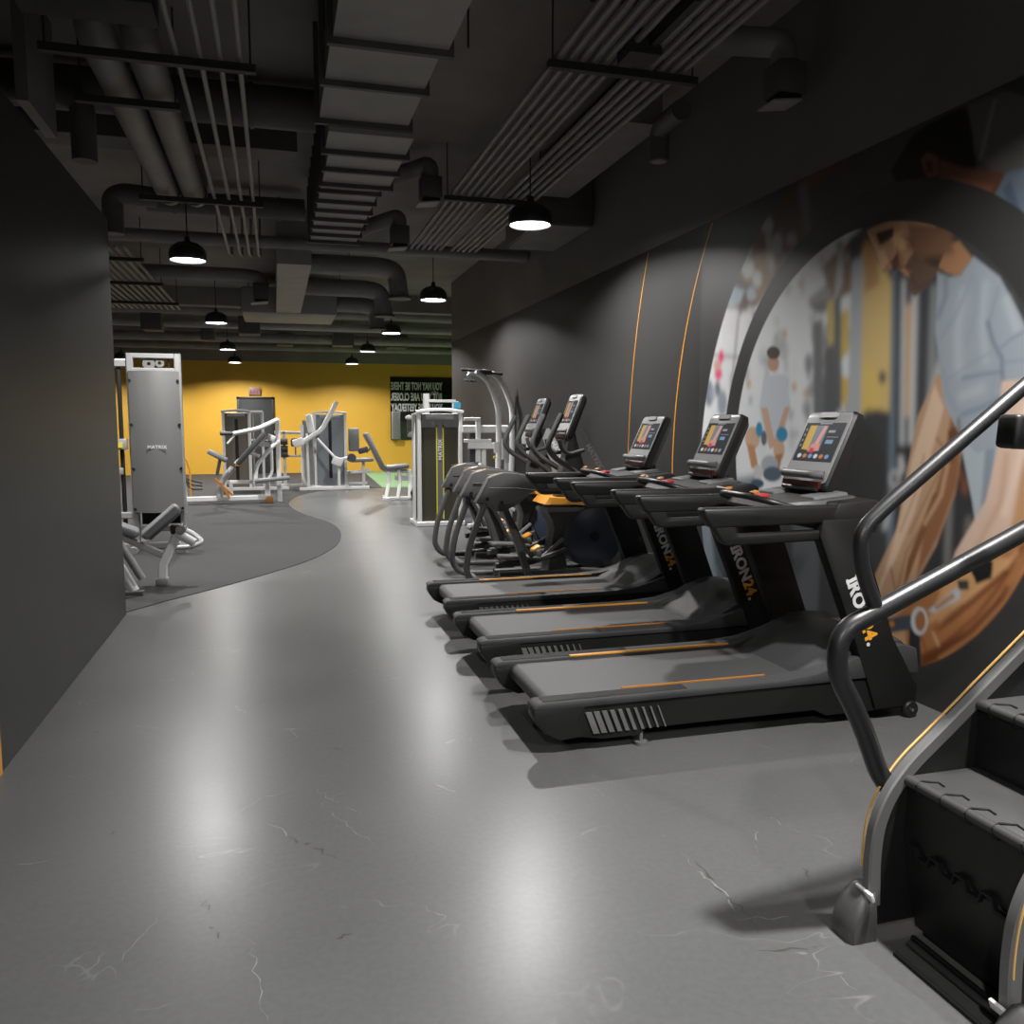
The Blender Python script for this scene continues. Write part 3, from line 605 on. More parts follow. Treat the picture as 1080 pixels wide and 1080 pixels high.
    a, w = text_mb('IRON', .098, basis(o, dr, up_), offset=.004, spacing=1.02); 
    M2 = basis(Vector(o) + dr * (w + .006), dr, up_)
    for sz in (.004, .062):
        a.obox(Vector(o) + dr * .0135 + up_ * sz, (.034, .003, .012), (0, math.atan2(-dr.z, dr.x), 0))
    t.part('lettering', a, 'ltext', 'white IRON lettering'); b, w2 = text_mb('24', .098, M2, offset=.004); t.part('lettering', b, 'otext', 'orange 24 numerals')
    t.part('lettering', text_mb('.', .098, basis(Vector(o) + dr * (w + w2 + .012), dr, up_), offset=.004)[0], 'ltext')
    # head, arms
    t.part('head_block', MB().prism([(2.68, .96), (2.86, .965), (2.90, 1.06), (2.885, 1.115), (2.84, 1.135), (2.64, 1.12), (2.60, 1.06)], yn, yf, 'y', bev=.012), 'blk')
    for s, y in ((-1, yn + .04), (1, yf - .04)):
        arm = MB().prism([(1.905, 1.100), (1.915, 1.112), (2.72, 1.108), (2.72, 1.022), (1.955, 1.018), (1.915, 1.075)], y - .038, y + .038, 'y', bev=.012)
        arm.prism([(1.930, 1.070), (2.015, .948), (2.045, .930), (2.72, .938), (2.72, .990), (2.10, .982), (2.085, .995), (2.080, 1.040)], y - .032, y + .032, 'y', bev=.012)
        h = t.part('handrail', arm, 'blk', sharp=50)
    tray = MB().loft([[(x, YC - hw, z0), (x, YC - hw * .9, z1), (x, YC + hw * .9, z1), (x, YC + hw, z0)] for x, hw, z0, z1 in ((2.36, .20, 1.07, 1.085), (2.44, .27, 1.06, 1.11), (2.62, .33, 1.06, 1.125), (2.80, .33, 1.06, 1.145), (2.86, .28, 1.07, 1.13))])
    tr = t.part('control_tray', tray, 'charcoal')
    t.part('grip_bar', MB().tube([(2.50, YC - .27, 1.08), (2.36, YC - .23, 1.12), (2.30, YC - .12, 1.14), (2.30, YC + .12, 1.14), (2.36, YC + .23, 1.12), (2.50, YC + .27, 1.08)], .017, fil=.05), 'blk_gloss')
    t.part('stop_button', MB().obox((2.45, YC, 1.128), (.06, .10, .022), (0, -.1, 0), bev=.010), 'red', 'red stop button')
    for s in (-1, 1):
        t.part('toggle_switch', MB().obox((2.335, YC + s * .13, 1.160), (.035, .045, .012), (0, -.3, 0), bev=.004), 'dorange', 'orange toggle switch')
        t.part('cup_holder', MB().obox((2.70, YC + s * .19, 1.135), (.20, .14, .03), (0, -.12, s * .05), bev=.013), 'dgrey')
    t.part('console_neck', MB().obox((2.80, YC, 1.15), (.09, .20, .10), (0, .35, 0), bev=.02), 'blk_matte')
    body, P = slab_console(t, (2.70, YC, 1.165), (0, 1, 0), (.185, 0, .41), .40, .445, .085)
    sh = MB().tube([P(-.17, .075, -.02), P(-.13, .062, -.055), P(.13, .062, -.055), P(.17, .075, -.02)], .023, fil=.03)
    t.part('device_shelf', sh, 'dgrey', parent=body)
    t.part('sensor_strip', MB().sweep([P(-.155, .022, -.008), P(.155, .022, -.008)], [(-.019, -.012), (.019, -.012), (.019, .012), (-.019, .012)], up=(1, 0, 0)), 'darkred', 'dark red strip', parent=body)
    t.part('lower_lip', MB().tube([P(-.15, -.002, -.012), P(.15, -.002, -.012)], .012), 'blk_gloss', parent=body)
    return t.o
tm = make_treadmill()
tm['label'] = 'nearest black treadmill in front of the mural, beside the stair climber'
L0 = tm.location.copy()
copy_tree(tm, L0 + Vector((.03, 1.15, 0)), 'middle black treadmill of the three facing the wall')
copy_tree(tm, L0 + Vector((.05, 2.30, 0)), 'farthest black treadmill, next to the ellipticals')

# ------------------------------------------------------------------ ellipticals
def make_elliptical():
    YC = 7.67; t = Thing('elliptical_trainer', '', 'elliptical trainer', (1.62, YC, 0), 'grey elliptical trainers')
    for y in (YC - .32, YC + .33):
        cap = [(1.71, .80), (1.75, .87), (1.83, 1.02), (1.88, 1.045), (1.98, 1.07), (2.10, 1.06), (2.25, 1.03), (2.62, .945), (2.62, .86), (2.25, .90), (2.14, .80), (1.98, .715), (1.90, .72), (1.80, .80)]
        sh = t.part('rear_shroud', MB().prism(cap, y - .05, y + .05, 'y', bev=.010), 'elgrey')
        t.part('shroud_seam', MB().tube([(1.84, y - .052, .93), (2.10, y - .052, .925), (2.60, y - .052, .865)], .006), 'blk', parent=sh)
        t.part('accent', MB().obox((1.90, y, 1.058), (.13, .012, .004), (0, -.16, 0)), 'orange', 'orange line', parent=sh)
        for bx, bz in ((1.82, .835), (1.955, .80)): t.part('bolt', MB().cyl((bx, y - .058, bz), (bx, y - .045, bz), .018), 'blk_matte', parent=sh)
        t.part('rear_tube', MB().tube([(1.83, y, .85), (1.74, y, .62), (1.66, y, .40), (1.63, y, .16), (1.72, y, .045), (2.24, y, .035)], .030, fil=.12, seg=12), 'elgrey')
        t.part('support_leg', MB().bar([(1.96, y, .82), (2.09, y, .50), (2.25, y, .04)], .06, .085, up=(0, 1, 0)), 'elgrey')
        # swing arm and pedal
        t.part('swing_arm', MB().bar([(1.98, y + (.06 if y < YC else -.06), .80), (2.20, y + (.06 if y < YC else -.06), .36), (2.28, y + (.06 if y < YC else -.06), .28)], .04, .06, up=(0, 1, 0)), 'charcoal')
        pz = .26 if y < YC else .34; yy = YC + (-.15 if y < YC else .15)
        t.part('pedal_arm', MB().bar([(1.95, yy, pz - .07), (2.30, yy, pz - .05), (2.66, yy, pz + .06)], .07, .05), 'charcoal')
        pd = MB().obox((2.18, yy, pz), (.40, .15, .035), (0, .06, 0), bev=.012); pd.obox((2.36, yy, pz + .035), (.04, .14, .07), (0, -.3, 0), bev=.01)
        p = t.part('foot_pedal', pd, 'dgrey'); t.part('toe_accent', MB().obox((2.345, yy, pz + .08), (.085, .11, .025), (0, -.5, 0), bev=.008), 'orange', 'orange toe clip', parent=p)
        t.part('crank_link', MB().bar([(2.40, yy, pz - .02), (2.62, yy, .42)], .022, .03), 'mgrey')
        # moving handle: tall curved tube
        s = -1 if y < YC else 1; hy = YC + s * .25
        t.part('moving_handle', MB().tube([(2.56, hy + s * .01, 1.60), (2.47, hy + s * .01, 1.42), (2.42, hy, 1.29), (2.50, hy, 1.19), (2.70, hy - s * .03, 1.07), (2.84, hy - s * .05, .96)], .026, fil=.08, seg=10), 'charcoal')
        t.part('fixed_grip', MB().tube([(2.82, hy - s * .10, 1.26), (2.66, hy - s * .06, 1.22), (2.58, hy - s * .05, 1.27), (2.56, hy - s * .05, 1.36)], .020, fil=.06), 'charcoal')
    for x in (1.80, 2.20): t.part('cross_tube', MB().bar([(x, YC - .34, .035), (x, YC + .36, .035)], .05, .05), 'charcoal')
    t.part('floor_rail', MB().bar([(2.0, YC - .10, .08), (3.12, YC - .10, .08)], .07, .07).bar([(2.0, YC + .10, .08), (3.12, YC + .10, .08)], .07, .07), 'elgrey')
    t.part('front_stabiliser', MB().bar([(3.10, YC - .32, .04), (3.10, YC + .32, .04)], .09, .07), 'charcoal')
    t.part('side_rail', MB().tube([(2.24, YC - .30, .10), (2.70, YC - .30, .14), (3.08, YC - .28, .10)], .028, fil=.1), 'elgrey')
    sec = []
    for z, x0, x1, hw in ((.05, 2.46, 2.70, .11), (.30, 2.50, 2.66, .09), (.52, 2.53, 2.68, .10), (.60, 2.50, 2.72, .12), (.67, 2.46, 2.78, .13), (.72, 2.45, 2.90, .13)):
        sec.append([(x0 + .02, YC - hw, z), (x1 - .02, YC - hw, z), (x1, YC - hw * .7, z), (x1, YC + hw * .7, z), (x1 - .02, YC + hw, z), (x0 + .02, YC + hw, z), (x0, YC + hw * .7, z), (x0, YC - hw * .7, z)])
    t.part('column', MB().loft(sec), 'elgrey', sharp=50)
    t.part('top_shroud', MB().loft([[(2.42, YC - .20, .755), (2.42, YC + .20, .755), (2.47, YC + .18, .82), (2.47, YC - .18, .82)], [(2.74, YC - .20, .745), (2.74, YC + .20, .745), (2.74, YC + .18, .80), (2.74, YC - .18, .80)], [(3.10, YC - .17, .70), (3.10, YC + .17, .70), (3.10, YC + .15, .74), (3.10, YC - .15, .74)]]), 'orange', 'orange top shroud')
    hsg = MB().lathe([(.001, -.14), (.26, -.14), (.305, -.12), (.31, -.10), (.31, .12), (.25, .14), (.001, .14)], (2.94, YC, .43), seg=40, rot=(PI / 2, 0, 0))
    h = t.part('flywheel_housing', hsg, 'elgrey')
    for s in (-1, 1):
        fw = t.part('flywheel_disc', MB().lathe([(.001, 0), (.272, 0), (.280, .004), (.280, .010)], (2.94, YC + s * .152, .43), seg=40, rot=(s * PI / 2, 0, 0)), 'flyblue', 'blue tinted disc', parent=h)
        t.part('hub', MB().cyl((2.94, YC + s * .15, .43), (2.94, YC + s * .165, .43), .05, 20), 'blk', parent=h)
    mast = MB().loft([[(a, YC - .05, z), (b, YC - .05, z), (b, YC + .05, z), (a, YC + .05, z)] for z, a, b in ((.78, 2.92, 3.16), (1.06, 2.88, 3.11), (1.30, 2.80, 2.96), (1.46, 2.76, 2.86))])
    ms = t.part('mast', mast, 'lgrey')
    t.part('mast_front', MB().prism([(2.58, .80), (2.93, .78), (2.88, 1.05), (2.80, 1.30), (2.76, 1.42), (2.70, 1.36), (2.64, 1.1)], YC - .07, YC + .07, 'y', bev=.01), 'charcoal')
    dr = Vector((.20, 0, -.32)).normalized(); up_ = Vector((-dr.z, 0, dr.x))
    t.part('lettering', text_mb('MATRIX', .075, basis((2.875, YC - .0515, 1.30), dr, up_), offset=.002)[0], 'ltext', 'white MATRIX lettering', parent=ms)
    body, P = slab_console(t, (2.64, YC, 1.37), (0, 1, 0), (.165, 0, .42), .33, .455, .07)
    t.part('device_shelf', MB().tube([P(-.13, .075, -.015), P(-.10, .062, -.045), P(.10, .062, -.045), P(.13, .075, -.015)], .020, fil=.03), 'dgrey', parent=body)
    t.part('sensor_strip', MB().sweep([P(-.11, .022, -.008), P(.11, .022, -.008)], [(-.012, -.008), (.012, -.008), (.012, .008), (-.012, .008)], up=(1, 0, 0)), 'darkred', 'dark red strip', parent=body)
    return t.o
em = make_elliptical(); em['label'] = 'grey elliptical trainer beside the farthest treadmill, with blue flywheel disc in view'
copy_tree(em, em.location + Vector((.06, 1.25, 0)), 'farther grey elliptical trainer, behind the first one')

# ------------------------------------------------------------------ stair climber
def make_stair():
    t = Thing('stair_climber', 'black stepper machine with moving stairs and curved handrails at the right edge', 'stair climber', (1.66, 1.72, 0))
    outline = [(1.65, .035), (1.645, .24), (1.655, .34), (1.69, .425), (1.76, .51), (1.88, .605), (2.02, .72), (2.20, .865), (2.60, 1.18), (2.75, 1.22), (2.95, 1.1), (3.0, .035)]
    for y0, y1, s in ((1.955, 1.985, 1), (1.470, 1.500, -1)):
        pn = t.part('side_panel', MB().prism(outline, y0, y1, 'y', bev=.004), 'blk')
        ed = [(x, (y0 + y1) / 2 - .006, z) for x, z in outline[:9]]
        ed[0] = (1.65, ed[0][1], .10)
        ed = [(x, yy, z) for x, yy, z in fillet(ed, .05)]
        t.part('edge_trim', MB().bar(ed, .042, .034, up=(0, 1, 0)), 'dgrey', 'grey rounded edge', parent=pn)
        eo = [(x - .012, y1 + .008 if s > 0 else y0 - .008, z + .010) for x, y_, z in ed]
        t.part('accent_line', MB().bar(eo[1:], .005, .007, up=(0, 1, 0)), 'gold', 'thin orange line', parent=pn)
        t.part('corner_clip', MB().obox((1.622, (y0 + y1) / 2 - .012, .140 if s > 0 else .115), (.010, .070, .026), (0, -.35, 0), bev=.002), 'white', 'pale clip', parent=pn)
    # rear foot
    for yy in (1.985, 1.418):
        fo = []
        for z, x0_, k in ((0, 1.560, 1.), (.035, 1.560, 1.), (.075, 1.572, .97), (.115, 1.592, .88), (.145, 1.618, .72), (.152, 1.632, .55)):
            fo.append([(x0_ + .012, yy - .052 * k, z), (1.648, yy - .052 * k, z), (1.648, yy + .052 * k, z), (x0_ + .012, yy + .052 * k, z), (x0_, yy + .035 * k, z), (x0_, yy - .035 * k, z)])
        t.part('corner_foot', MB().loft(fo), 'elgrey', sharp=50)
    for i, (x, z) in enumerate(((1.745, .485), (1.985, .690), (2.225, .895), (2.465, 1.10))):
        st = t.part('stair_step', MB().box(x, x + .30, 1.49, 1.952, z - .022, z, bev=.006), 'charcoal')
        t.part('nosing', MB().tube([(x, 1.49, z - .014), (x, 1.952, z - .014)], .016, seg=12), 'charcoal', parent=st)
        for k in range(5):
            hk = MB(); y = 1.90 - k * .088
            hk.tube([(x + .045, y - .018, z + .002), (x + .005, y, z + .0035), (x - .015, y, z - .006), (x - .014, y - .004, z - .030), (x, y - .012, z - .036)], .0028, seg=6)
            hk.tube([(x + .045, y - .018, z + .002), (x + .040, y - .045, z + .002)], .0028, seg=6)
            t.part('hinge_slot', hk, 'blk_matte', parent=st)
        rp = [(x + .004, z - .02), (x + .018, z - .02), (x + .014, z - .205), (x + .0, z - .205)]
        t.part('riser', MB().prism(rp, 1.49, 1.952, 'y'), 'blk', parent=st)
    rz = MB()
    for k in range(5):
        y = 1.92 - k * .09; rz.prism([(y, .300), (y - .03, .298), (y - .038, .272), (y - .075, .272), (y - .082, .298), (y - .09, .298), (y - .09, .290), (y - .084, .290), (y - .078, .262), (y - .036, .262), (y - .026, .290), (y, .292)], 1.727, 1.742, 'x')
    t.part('riser_joint', rz, 'blk_matte')
    lower = MB().loft([[(1.745, 1.49, .285), (1.745, 1.952, .285), (1.765, 1.952, .285), (1.765, 1.49, .285)], [(1.76, 1.49, .20), (1.76, 1.952, .20), (1.78, 1.952, .20), (1.78, 1.49, .20)], [(1.80, 1.49, .012), (1.80, 1.952, .012), (1.84, 1.952, .012), (1.84, 1.49, .012)]])
    t.part('kick_plate', lower, 'blk')
    t.part('inner_housing', MB().box(2.1, 2.98, 1.49, 1.952, .08, .60), 'blk_matte')
    t.part('base_plate', MB().box(1.86, 3.0, 1.49, 1.952, .03, .06, bev=.004), 'blk_matte')
    t.part('base_bar', MB().bar([(1.715, 1.49, .018), (1.715, 1.88, .018)], .016, .014), 'charcoal')
    t.part('base_bar', MB().bar([(1.745, 1.49, .014), (1.745, 1.90, .014)], .014, .018), 'blk')
    t.part('floor_sill', MB().bar([(1.655, 1.40, .006), (1.655, 1.865, .006)], .012, .011), 'blk_matte')
    t.part('levelling_foot', MB().box(1.80, 2.0, 1.52, 1.92, 0, .03), 'blk_matte')
    t.part('levelling_foot', MB().box(2.7, 2.9, 1.52, 1.92, 0, .03), 'blk_matte')
    r1 = [(1.80, 2.005, .36), (1.70, 2.005, .45), (1.62, 2.005, .64), (1.525, 2.005, .80), (1.535, 2.005, .915), (1.66, 2.005, .965), (2.16, 2.005, 1.175), (2.85, 2.005, 1.48)]
    t.part('handrail', MB().tube(r1, .029, fil=.09, seg=16), 'blk_gloss')
    r2 = [(1.665, 2.005, .945), (1.60, 2.005, 1.09), (1.585, 2.005, 1.195), (1.66, 2.005, 1.26), (2.12, 2.005, 1.60), (2.75, 2.005, 2.06)]
    t.part('handrail', MB().tube(r2, .0225, fil=.09, seg=16), 'blk_gloss')
    r3 = [(p[0], 1.43, p[2]) for p in r1[4:]]
    # control pod on the far rail, arm towards the console mast
    pod = MB().obox((2.01, 1.90, 1.480), (.080, .075, .095), (0, .08, 0), bev=.014, seg=3)
    pd = t.part('control_pod', pod, 'blk')
    t.part('pod_arm', MB().tube([(2.03, 1.90, 1.48), (2.25, 1.90, 1.50), (2.42, 1.94, 1.60), (2.60, 2.0, 1.95)], .016, fil=.05), 'blk', parent=pd)
    t.part('console_mast', MB().bar([(2.78, 1.72, 1.15), (2.80, 1.72, 2.05)], .12, .10, up=(0, 1, 0)).bar([(2.78, 1.45, 2.0), (2.78, 2.02, 2.0)], .05, .05), 'blk')
    return t.o
make_stair()

# ------------------------------------------------------------------ weight machines
def selector(t, x0, x1, yf, dep, zt, panel, strip=None, head='lgrey', frame='white', slot=True):
    """selectorised weight tower: rounded white frame, shroud panel, header plate; front face at yf (towards -y)"""
    for x in (x0 + .03, x1 - .03): t.part('frame_post', MB().bar([(x, yf + .03, 0), (x, yf + .03, zt - .04)], .06, .07, up=(0, 1, 0)), frame)
    for x in (x0 + .03, x1 - .03): t.part('rear_post', MB().bar([(x, yf + dep, .0), (x, yf + dep, zt - .08)], .05, .06, up=(0, 1, 0)), frame)
    arc = [(x0 - .01 + (x1 - x0 + .02) * k / 8, yf + .03 - .03 * math.sin(PI * k / 8), zt - .03 + .03 * math.sin(PI * k / 8)) for k in range(9)]
    t.part('top_cap', MB().bar(arc, .09, .045).bar([(x0 + .03, yf + .02, zt - .05), (x0 + .03, yf + dep, zt - .07)], .05, .04).bar([(x1 - .03, yf + .02, zt - .05), (x1 - .03, yf + dep, zt - .07)], .05, .04).bar([(x0, yf + dep, zt - .07), (x1, yf + dep, zt - .07)], .05, .04), frame)
    secs = []
    for z in (.07, zt - .06):
        secs.append([(x0 + .06 + (x1 - x0 - .12) * k / 8, yf + .05 - .025 * math.sin(PI * k / 8), z) for k in range(9)] + [(x1 - .06, yf + .08, z), (x0 + .06, yf + .08, z)])
    pn = t.part('shroud_panel', MB().loft(secs), panel)
    t.part('back_panel', MB().box(x0 + .05, x1 - .05, yf + dep - .04, yf + dep - .02, .07, zt - .1), panel)
    xc = (x0 + x1) / 2
    t.part('header_plate', MB().obox((xc, yf + .015, zt - .105), ((x1 - x0) * .62, .02, .075), bev=.009), head)
    if strip:
        a, b = strip
        t.part('edge_stripe', MB().box(xc - .058, xc - .040, yf + .012, yf + .020, .10, zt - .22), a, parent=pn); t.part('edge_stripe', MB().box(xc + .040, xc + .058, yf + .012, yf + .020, .10, zt - .22), a, parent=pn)
        t.part('centre_strip', MB().box(xc - .04, xc + .04, yf + .014, yf + .022, .10, zt - .22), b, parent=pn)
    elif slot: t.part('weight_slot', MB().box(xc - .035, xc + .035, yf + .010, yf + .022, .25, zt - .2), 'blk_matte', parent=pn)
    st = MB()
    for k in range(12): st.box(x0 + .14, x1 - .14, yf + .10, yf + dep - .06, .12 + k * .05, .163 + k * .05)
    t.part('weight_stack', st, 'blk_matte')
    t.part('base_rail', MB().bar([(x0 - .02, yf + .02, .035), (x1 + .02, yf + .02, .035)], .08, .07).bar([(x0 + .0, yf + .02, .035), (x0 + .0, yf + dep + .1, .035)], .07, .07).bar([(x1, yf + .02, .035), (x1, yf + dep + .1, .035)], .07, .07), frame)
    return pn
# olive machine in the middle distance
t = Thing('weight_machine', 'tall white framed weight machine with olive panel and yellow stripes, behind the ellipticals', 'weight machine', (2.34, 12.3, 0))
pn = selector(t, 2.0, 2.68, 12.25, .5, 1.72, 'olive', ('yellow', 'dgrey'))
t.part('header_shade', MB().box(2.07, 2.61, 12.262, 12.274, 1.46, 1.655), 'dgrey')
t.part('lettering', text_mb('MATRIX', .085, basis((2.37, 12.2605, .98), (0, 0, 1), (-1, 0, 0)), offset=.002)[0], 'ltext', 'white MATRIX lettering', parent=pn)
t.part('seat', MB().obox((2.34, 12.98, .48), (.36, .4, .08), bev=.03), 'pad'); t.part('back_pad', MB().obox((2.34, 13.2, .85), (.32, .09, .6), (-.12, 0, 0), bev=.03), 'pad')
t.part('seat_frame', MB().bar([(2.34, 12.75, .05), (2.34, 13.3, .05)], .08, .08).bar([(2.34, 13.0, .05), (2.34, 13.0, .45)], .08, .08).bar([(2.34, 13.25, .05), (2.34, 13.25, .9)], .06, .06), 'white')
# cable rack top seen above the olive machine
t = Thing('cable_rack', 'white open frame rack showing above the olive panel machine', 'weight rack', (2.6, 14.1, 0))
RX = (2.46, 2.96); RY = 14.1
for x, zt in zip(RX, (2.02, 1.90)): t.part('post', MB().bar([(x, RY, 0), (x, RY, zt)], .10, .08, up=(0, 1, 0)), 'white')
for z in (1.90, 1.76): t.part('crossbar', MB().bar([(RX[0], RY - .02, z), (RX[1], RY - .02, z)], .05, .05), 'white')
t.part('blue_label', MB().box(2.92, 3.04, RY - .06, RY - .05, 1.78, 1.88), 'bl', 'blue label')
t.part('base_rail', MB().bar([(2.38, RY, .035), (3.05, RY, .035)], .09, .07).bar([(RX[0], RY - .3, .035), (RX[0], RY + .5, .035)], .09, .07).bar([(RX[1], RY - .3, .035), (RX[1], RY + .5, .035)], .09, .07), 'white')
# pull-up / dip station against the wall
t = Thing('pull_up_station', 'white pull up and cable station with two bent uprights by the right wall', 'weight machine', (2.9, 11.6, 0))
for dx, dy in ((0, 0), (.215, .05)):
    t.part('bent_upright', MB().tube([(2.62 + dx, 11.55 + dy, 2.235), (2.78 + dx, 11.58 + dy, 2.22), (2.90 + dx, 11.6 + dy, 2.12), (3.0 + dx, 11.6 + dy, 1.92), (3.06 + dx, 11.6 + dy, 1.72), (3.065 + dx, 11.6 + dy, 1.2), (3.065 + dx - .05, 11.6 + dy, .02)], .042, fil=.15, seg=12), 'white')
for i, (xa, xb, z) in enumerate(((2.50, 2.95, 2.255), (2.72, 3.12, 2.225), (2.56, 2.74, 2.12))):
    t.part('grip', MB().cyl((xa, 11.5 + .06 * i, z), (xb, 11.56 + .06 * i, z - .01), .020), 'dpad', 'dark rubber grip')
t.part('grip_bracket', MB().bar([(2.60, 11.53, 2.20), (2.64, 11.55, 2.12)], .04, .05).bar([(2.72, 11.4, 2.225), (2.72, 11.8, 2.225)], .05, .04), 'white')
t.part('main_beam', MB().bar([(2.60, 11.9, 1.44), (3.27, 11.9, 1.44)], .10, .11), 'white')
for x, zt, w in ((2.82, 1.60, .07), (2.90, 1.20, .07), (3.24, 1.15, .05)):
    t.part('post', MB().bar([(x, 11.85, 0), (x, 11.85, zt)], w, w, up=(0, 1, 0)), 'white')
for xa, xb, z, h in ((2.60, 2.84, 1.58, .05), (2.60, 3.0, 1.27, .05), (2.66, 3.06, 1.20, .09), (2.62, 2.98, .72, .07)):
    t.part('crossbar', MB().bar([(xa, 11.8, z), (xb, 11.8, z)], .05, h), 'white')
t.part('weight_guide', MB().box(2.72, 2.86, 11.95, 12.15, .72, 1.40), 'dpad'); t.part('arm_pad', MB().obox((2.72, 11.75, .93), (.22, .12, .07), bev=.02), 'dpad')
t.part('selector_plate', MB().box(2.98, 3.04, 11.54, 11.56, 1.10, 1.26), 'white'); t.part('marker', MB().cyl((2.985, 11.525, 1.04), (2.985, 11.545, 1.04), .022), 'yellow', 'yellow marker')
t.part('cable_weight', MB().cyl((3.18, 11.75, 1.30), (3.18, 11.75, 1.00), .045).cyl((3.24, 11.7, .95), (3.24, 11.7, .60), .025), 'lgrey')
t.part('base_rail', MB().bar([(2.66, 11.85, .035), (3.28, 11.85, .035)], .09, .07).bar([(2.95, 11.45, .035), (2.95, 12.2, .035)], .09, .07), 'white')
t.part('front_strut', MB().tube([(2.80, 11.6, .95), (2.72, 11.5, .60), (2.68, 11.45, .05)], .04, fil=.1).tube([(3.02, 11.5, .9), (3.05, 11.4, .35), (3.24, 11.4, .30)], .03, fil=.1), 'white')
# big cable tower at left
t = Thing('cable_tower', 'tall cable crossover tower with curved grey shroud at the end of the partition', 'weight machine', (-1.37, 10.8, 0))
x0, x1, yf = -1.645, -1.085, 10.8
secs = []
for z in np.linspace(.46, 2.13, 2): secs.append([(x0 + (x1 - x0) * k / 12, yf - .13 * math.sin(PI * k / 12), z) for k in range(13)] + [(x1, yf + .02, z), (x0, yf + .02, z)])
pn = t.part('shroud', MB().loft(secs), 'pgrey', 'curved grey shroud', sharp=50)
t.part('lettering', text_mb('MATRIX', .055, basis((-1.45, yf - .133, 1.22), (1, 0, 0), (0, 0, 1)), offset=.001, spacing=1.1)[0], 'ltext', 'white MATRIX lettering', parent=pn)
for x in (x0 + .015, x1 - .015):
    for z in (.50, .98, 1.50, 2.02): t.part('bolt', MB().cyl((x, yf - .032, z), (x, yf - .005, z), .016, 12), 'blk_matte', parent=pn)
    t.part('frame_post', MB().bar([(x, yf + .06, 0), (x, yf + .06, 2.34)], .075, .08, up=(0, 1, 0)), 'mgrey')
for z in (2.31, 2.14, .52, .25): t.part('crossbar', MB().bar([(x0, yf + .06, z), (x1, yf + .06, z)], .06, .06), 'mgrey')
t.part('pulley', MB().lathe([(.02, -.02), (.07, -.02), (.06, 0), (.07, .02), (.02, .02)], (-1.42, yf + .08, 2.22), seg=20, rot=(PI / 2, 0, 0)), 'dgrey')
t.part('pulley', MB().lathe([(.02, -.02), (.05, -.02), (.04, 0), (.05, .02), (.02, .02)], (-1.30, yf + .08, 2.23), seg=20, rot=(PI / 2, 0, 0)), 'dgrey')
t.part('cable', MB().cyl((-1.20, yf + .08, 2.3), (-1.20, yf + .08, .5), .008).cyl((-1.46, yf + .08, 2.3), (-1.46, yf + .08, .5), .008), 'blk_matte')
t.part('cable_column', MB().cyl((-1.84, yf + .1, .3), (-1.84, yf + .1, 2.25), .025).cyl((-1.76, yf + .1, .3), (-1.76, yf + .1, 2.25), .025), 'blk')
t.part('cable_column_frame', MB().bar([(-1.95, yf + .1, 2.22), (x0, yf + .08, 2.22)], .08, .09).bar([(-1.95, yf + .1, .42), (x0, yf + .08, .42)], .08, .08), 'lgrey')
t.part('carriage', MB().obox((-1.78, yf + .06, 1.27), (.17, .12, .13), bev=.012).obox((-1.80, yf + .06, .95), (.10, .08, .08), bev=.01), 'lgrey'); t.part('carriage_pin', MB().obox((-1.76, yf - .01, 1.26), (.05, .02, .06)), 'yellow', 'yellow pin')
t.part('weight_stack', MB().box(-1.58, -1.15, yf + .14, yf + .36, .3, 1.1), 'blk_matte')
t.part('foot_rail', MB().bar([(x0 + .02, yf - .35, .04), (x0 + .02, yf + .6, .04)], .08, .08).bar([(x1 - .02, yf - .35, .04), (x1 - .02, yf + .6, .04)], .08, .08).bar([(x0 - .35, yf + .1, .04), (x1, yf + .1, .04)], .08, .08), 'mgrey')
t.part('foot_loop', MB().tube([(x1, yf - .1, .25), (-.95, yf - .25, .2), (-.85, yf - .35, .12), (-1.0, yf - .45, .08), (-1.2, yf - .45, .08)], .03, fil=.08), 'lgrey')
# low bench in front of the tower
t = Thing('weight_bench', 'low white framed bench with grey seat pad in front of the cable tower', 'bench', (-1.1, 8.4, 0))
t.part('leg', MB().bar([(-1.06, 8.4, .03), (-1.05, 8.4, .20), (-.90, 8.42, .50)], .085, .075, up=(0, 1, 0)), 'white')
t.part('foot', MB().obox((-1.06, 8.39, .035), (.11, .14, .07), bev=.015), 'mgrey', 'grey rubber foot')
t.part('frame_beam', MB().bar([(-1.04, 8.4, .28), (-1.50, 8.5, .50), (-1.95, 8.6, .66)], .06, .07, up=(0, 1, 0)), 'lgrey')
t.part('roller_arm', MB().tube([(-.92, 8.4, .49), (-.76, 8.36, .39)], .042), 'white'); t.part('pivot', MB().cyl((-.88, 8.34, .52), (-.88, 8.5, .52), .045), 'chrome')
t.part('pivot_block', MB().obox((-.93, 8.42, .52), (.09, .10, .09), bev=.02), 'blk')
sp = MB().obox((-1.06, 8.42, .60), (.42, .28, .075), (0, -.72, .15), bev=.035, seg=3); t.part('seat_pad', sp, 'pad')
t.part('seat_shell', MB().obox((-1.035, 8.44, .565), (.36, .24, .04), (0, -.72, .15), bev=.015), 'dpad')
bp_ = MB().obox((-1.55, 8.5, .60), (.62, .28, .085), (0, .42, .1), bev=.035, seg=3); t.part('back_pad', bp_, 'pad')
t.part('rear_foot', MB().obox((-1.95, 8.6, .35), (.09, .4, .70), bev=.02), 'white')
